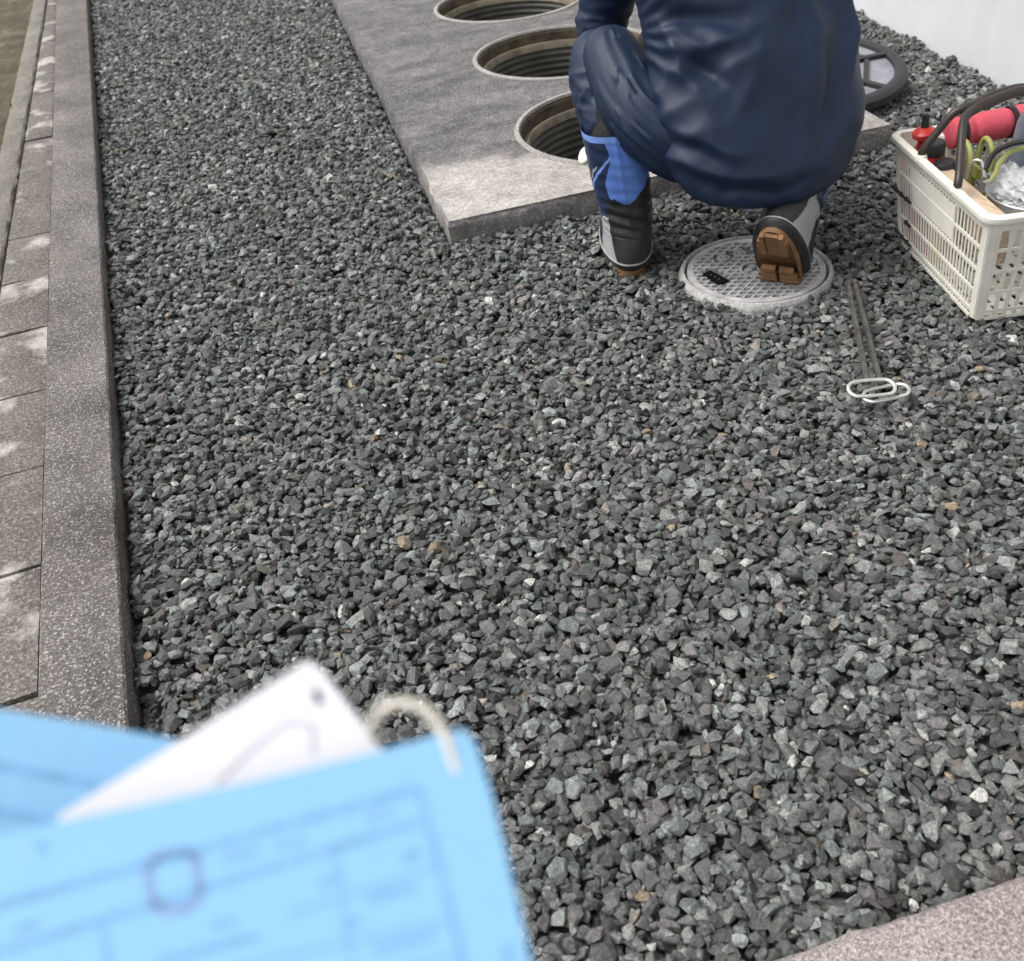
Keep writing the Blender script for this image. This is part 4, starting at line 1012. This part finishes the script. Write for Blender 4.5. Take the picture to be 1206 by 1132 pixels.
def boot(base, az, outer, bend, label):
    Q = catmull(BR, 20); n_ = 190; V = []; P0 = []
    ca, sa = math.cos(az), math.sin(az)
    yb, zb = .095, .0
    def place(p):
        x, y, z = p
        if not bend: x, y = x-.13*max(0, z-.10), y+.02*max(0, z-.1)
        if bend:
            t_ = max(0, min(1, (.125-y)/.05)); t_ = t_*t_*(3-2*t_); A = bend*t_
            dy, dz = y-yb, z-zb; y, z = yb+dy*math.cos(A)+dz*math.sin(A), zb-dy*math.sin(A)+dz*math.cos(A)
        return Vector((base[0]+x*ca+y*sa, base[1]-x*sa+y*ca, base[2]+z))
    for q in Q:
        z, b0, f0, hw = q; yc = (b0+f0)/2; hl_ = (f0-b0)/2
        for k in range(n_):
            A = 2*math.pi*k/n_; c, s = math.cos(A), math.sin(A); ex = .84
            yy = yc-hl_*math.copysign(abs(c)**ex, c); xx = hw*math.copysign(abs(s)**ex, s)
            heelish = max(0, min(1, (.02-yy)/.09)) if z < .10 else 0
            xx *= 1-.10*heelish*(1-z/.10 if z < .1 else 0)
            if z > .10: yy -= .0022*math.exp(-((xx)/.005)**2)*(1 if c > .5 else 0)
            if .014 < z < .030: xx *= 1.02
            if .085 < z < .30:   # soft creases round the ankle and shaft
                wk = math.exp(-((z-.135)/.035)**2)+.35
                cr_ = 1+.030*wk*math.sin(z*230+2.2*math.sin(A)+2*noise.noise(Vector((c*2, s*2, z*20))))
                xx *= cr_; yy = yc+(yy-yc)*(1+(cr_-1)*.8)
            P0.append((xx, yy, z)); V.append(place((xx, yy, z)))
    F = []; fm = []
    for i in range(len(Q)-1):
        for k in range(n_):
            l = (k+1) % n_; F.append((i*n_+k, i*n_+l, (i+1)*n_+l, (i+1)*n_+k))
            a, b2 = P0[i*n_+k], P0[(i+1)*n_+l]; x, y, z = [(u+v)/2 for u, v in zip(a, b2)]
            ph = math.degrees(math.atan2(x*outer, -(y+.004))) ; m_ = 0
            zz = [(-180, .190), (-55, .205), (-28, .178), (-8, .160), (8, .163), (22, .176), (34, .168), (46, .140), (70, .120), (180, .13)]
            for (p1, z1), (p2, z2) in zip(zz, zz[1:]):
                if p1 <= ph <= p2: zl = z1+(z2-z1)*(ph-p1)/(p2-p1)
            if z > .298: m_ = 3
            elif z > zl:
                edge = 24+9*math.sin((z-.16)*42)
                if -78 < ph < edge: m_ = 1
                else:
                    m_ = 2
                    if 0 < ph < 140:
                        st = .248-(ph-30)*.00125
                        if abs(z-st) < .0038: m_ = 3
                        elif abs(z-(st+.014)) < .0016 and 44 < ph < 70 and int(ph*1.1) % 3 != 0: m_ = 5
                        elif abs(z-(st+.0185)) < .0012 and 48 < ph < 66 and int(ph*1.7) % 3 != 0: m_ = 5
            elif .030 < z < .128 and y < .07:
                lo = 34+22*math.sin((z-.03)/.098*math.pi*.9-.5)*.6
                if lo < ph < 112: m_ = 4
            elif .0265 < z < .0305: m_ = 4
            fm.append(m_)
    F.append(tuple(range(n_))[::-1]); fm.append(0)
    bt = link_mesh('boot', V, F, None, per, mats=BM_, fm=fm); bt['label'] = label
    # sole: welt, heel bars, forefoot bars
    mb = MB()
    ring = [(p[0]*1.0, p[1]) for p in P0[:n_]]
    Vs = [place((x*.93, y*.985, .0112)) for x, y in ring]+[place((x*.86, y*.97, -.001)) for x, y in ring]
    Fs = [(k, (k+1) % n_, n_+(k+1) % n_, n_+k) for k in range(n_)]+[tuple(range(n_)), tuple(n_+k for k in range(n_))[::-1]]
    mb.add(Vs, Fs)
    sole = mb.build('sole', M['btan'], bt)
    def bar(y0, y1, x0, x1, z0=-.012, z1=-.0005): 
        P = []
        for z in (z0, z1):
            for (x, y) in ((x0, y0), (x1, y0), (x1, y1), (x0, y1)): P.append(place((x, y, z)))
        return MB().hexa(P).build('tread', M['btan'], sole, smooth=False)
    for k in range(4):
        y0 = -.068+k*.0165; hw = (.024, .030, .031, .030)[k]
        bar(y0, y0+.0135, -hw, -.0145); bar(y0, y0+.0135, .0145, hw)
        bar(y0+.0005, y0+.0150, -.0130, .0130, -.0095)
    for k in range(7):
        y0 = .052+k*.018; hw = (.034, .040, .043, .043, .041, .034, .022)[k]; bar(y0, y0+.011, -hw, -.004); bar(y0, y0+.011, .004, hw)
    return bt
boot((.868, 1.884, .008), R(19), -1, 0, 'left rubber boot standing upright on the gravel')
BAZ = R(49); bb_ = Vector((1.103, 1.628, .0172))
boot((bb_.x-.095*math.sin(BAZ), bb_.y-.095*math.cos(BAZ), bb_.z), BAZ, 1, R(58), 'right rubber boot on its toes, tan sole showing')

# ------------------------------------------------------------------ papers held up in front of the camera
M['bluepaper'] = simple('blue_card', (.20, .415, .63), .75, noise_amt=.03, scale=300)
M['whitepaper'] = simple('white_paper', (.74, .73, .76), .75, noise_amt=.02, scale=300)
M['ink'] = simple('blue_ink', (.15, .325, .53), .8, noise_amt=.15, scale=200)
M['stampink'] = simple('purple_stamp_ink', (.185, .27, .48), .8, noise_amt=.2, scale=300)
M['greyink'] = simple('grey_ink', (.46, .44, .50), .8, noise_amt=.1)
M['string'] = simple('cotton_string', (.66, .62, .54), .9, noise_amt=.2, scale=400, bump=.5, bscale=900)
def sheet(pl, outline, name, mat, label, cat):
    o = Vector(pl['o']); e1, e2, n = Vector(pl['e1']), Vector(pl['e2']), Vector(pl['n']); th = .0003
    outline = [(a*A5, b*A5) for a, b in outline]
    V = [o+e1*a+e2*b+n*th for a, b in outline]+[o+e1*a+e2*b-n*th for a, b in outline]; k = len(outline)
    F = [tuple(range(k)), tuple(range(k, 2*k))[::-1]]+[(i, (i+1) % k, k+(i+1) % k, k+i) for i in range(k)]
    s = link_mesh(name, V, F, mat, smooth=False); return tag(s, label, cat)
def stroke(mb, pl, pts, w_):
    o = Vector(pl['o']); e1, e2, n = Vector(pl['e1']), Vector(pl['e2']), Vector(pl['n'])
    for (a, b) in zip(pts, pts[1:]):
        a, b = Vector(a)*A5, Vector(b)*A5; d = (b-a).normalized(); q = Vector((-d.y, d.x))*w_*A5/2
        f_ = lambda p, h: o+e1*p.x+e2*p.y+n*h
        mb.hexa([f_(a-q, .0003), f_(b-q, .0003), f_(b+q, .0003), f_(a+q, .0003), f_(a-q, .00038), f_(b-q, .00038), f_(b+q, .00038), f_(a+q, .00038)])
A5 = .713     # sheets drawn on A4 proportions, printed at A5 size
FRONT = dict(o=(0.0213, 0.1466, 0.8576), e1=(-0.9672, 0.2343, -0.0977), e2=(-0.1655, -0.8737, -0.4574), n=(-0.1925, -0.4262, 0.8839))
WHITE = dict(o=(-0.0096, 0.1801, 0.8634), e1=(0.3834, -0.7332, -0.5617), e2=(-0.8923, -0.1373, -0.43), n=(-0.2381, -0.6661, 0.7069))
BACK = dict(o=(-0.0939, 0.2175, 0.845), e1=(0.8591, -0.4846, -0.1646), e2=(-0.4842, -0.6656, -0.5679), n=(-0.1656, -0.5675, 0.8065))
fs = sheet(FRONT, [(.2096, 0), (.1425, 0), (.0735, .0008), (.0288, 0), (.005, -.0012), (.0008, -.0008), (-.0018, .002), (-.0033, .0075), (-.0051, .0228), (-.0068, .0493), (-.0079, .072), (-.0074, .1055), (.0, .1250), (.2050, .1250)], 'blue_folder', M['bluepaper'], 'blue card folder printed with a table, nearest the viewer at lower left', 'folder')
mb = MB()
for pts, w_ in (([(.205, .0247), (.1749, .0231), (.0182, .0147)], .0030), ([(.205, .0402), (.1744, .0377), (.0195, .025)], .0026), ([(.0182, .0147), (.0152, .0424), (.0122, .0725), (.0100, .110)], .0022), ([(.0485, .0279), (.0471, .0616)], .0012), ([(.128, .0343), (.1255, .0487), (.123, .075)], .0022), ([(.0659, .0439), (.0148, .0399)], .0012), ([(.205, .056), (.014, .056)], .0012)): stroke(mb, FRONT, pts, w_)
for yy_ in (.0660, .0760, .0860, .0960): stroke(mb, FRONT, [(.205, yy_+.004), (.0118, yy_)], .0010)
mb.build('printed_table', M['ink'], fs, smooth=False)
mb = MB()
random.seed(3)
for (a, b) in (((.0682, .0234), (.058, .0228)), ((.0375, .0207), (.0274, .0201)), ((.0553, .0375), (.0467, .0366)), ((.0912, .0432), (.0827, .0424)), ((.0259, .0351), (.0218, .0343)), ((.1571, .0313), (.1498, .0306)), ((.0485, .051), (.0429, .0503)), ((-.0022, .0672), (-.0005, .0696)), ((.149, .006), (.1468, .008)), ((.110, .0500), (.076, .0485)), ((.040, .0450), (.024, .0440)), ((.112, .0600), (.088, .0590)), ((.155, .0470), (.136, .0460)), ((.086, .0235), (.074, .0230)), ((.040, .0600), (.020, .0590)), ((.155, .0620), (.132, .0610))):
    n_ = max(2, int(abs(a[0]-b[0])/.0036))
    for k in range(n_):
        c = Vector(a).lerp(Vector(b), (k+.5)/n_)
        for dy in (-.001, 0, .001): stroke(mb, FRONT, [(c.x-.0014, c.y+dy), (c.x+.0014, c.y+dy*.9)], .0005)
        for dx in (-.0008, .0009): stroke(mb, FRONT, [(c.x+dx, c.y-.0014), (c.x+dx, c.y+.0014)], .0005)
mb.build('printed_text', M['ink'], fs, smooth=False)['kind'] = 'stuff'
mb = MB(); stroke(mb, FRONT, [(.1085, .0178), (.0980, .0182), (.0950, .0212), (.0942, .0325), (.0968, .0355), (.1070, .0354), (.1102, .0326), (.1115, .0212), (.1085, .0178)], .0032); mb.build('stamp', M['stampink'], fs, smooth=False)
ws = sheet(WHITE, [(0, 0), (.003, -.0012), (.0064, -.0018), (.041, -.0), (.1114, .0029), (.0866, .1091), (.0, .125), (-.0184, .1025), (-.0095, .055)], 'white_sheet', M['whitepaper'], 'white sheet of paper with punched corner poking out between blue sheets', 'paper')
mb = MB(); stroke(mb, WHITE, [(.0095, .0045), (.0150, .0062)], .0030); mb.build('punched_hole', simple('punch_shadow', (.10, .10, .13), .9), ws, smooth=False)
mb = MB(); stroke(mb, WHITE, [(.0114, .0528), (.0104, .0339), (.0118, .019), (.0189, .013), (.0267, .0197)], .0016); mb.build('printed_box', M['greyink'], ws, smooth=False)
bs = sheet(BACK, [(-.0535, -.0028), (0, 0), (.0307, -.0006), (.0682, -.0006), (.1127, .0029), (.1319, .0866), (-.0141, .1126)], 'blue_sheet', M['bluepaper'], 'blue sheet of paper behind the white one at left', 'paper')
mb = MB(); stroke(mb, BACK, [(-.04, .0200), (.0454, .0206)], .0032); stroke(mb, BACK, [(-.04, .0368), (.0314, .0363)], .0032); mb.build('printed_lines', M['ink'], bs, smooth=False)
sg = MB().tube([(-0.0003, 0.1593, 0.852), (0.0018, 0.1598, 0.8565), (0.0035, 0.1608, 0.8583), (0.0071, 0.1596, 0.8605), (0.0113, 0.1572, 0.8613), (0.0145, 0.1533, 0.8602), (0.0162, 0.1491, 0.8581), (0.0167, 0.1443, 0.8556), (0.0164, 0.1400, 0.8525)], .00125, 10, sub=6).build('binding_string', M['string']); tag(sg, 'loop of white string tied through the folder corner', 'string')
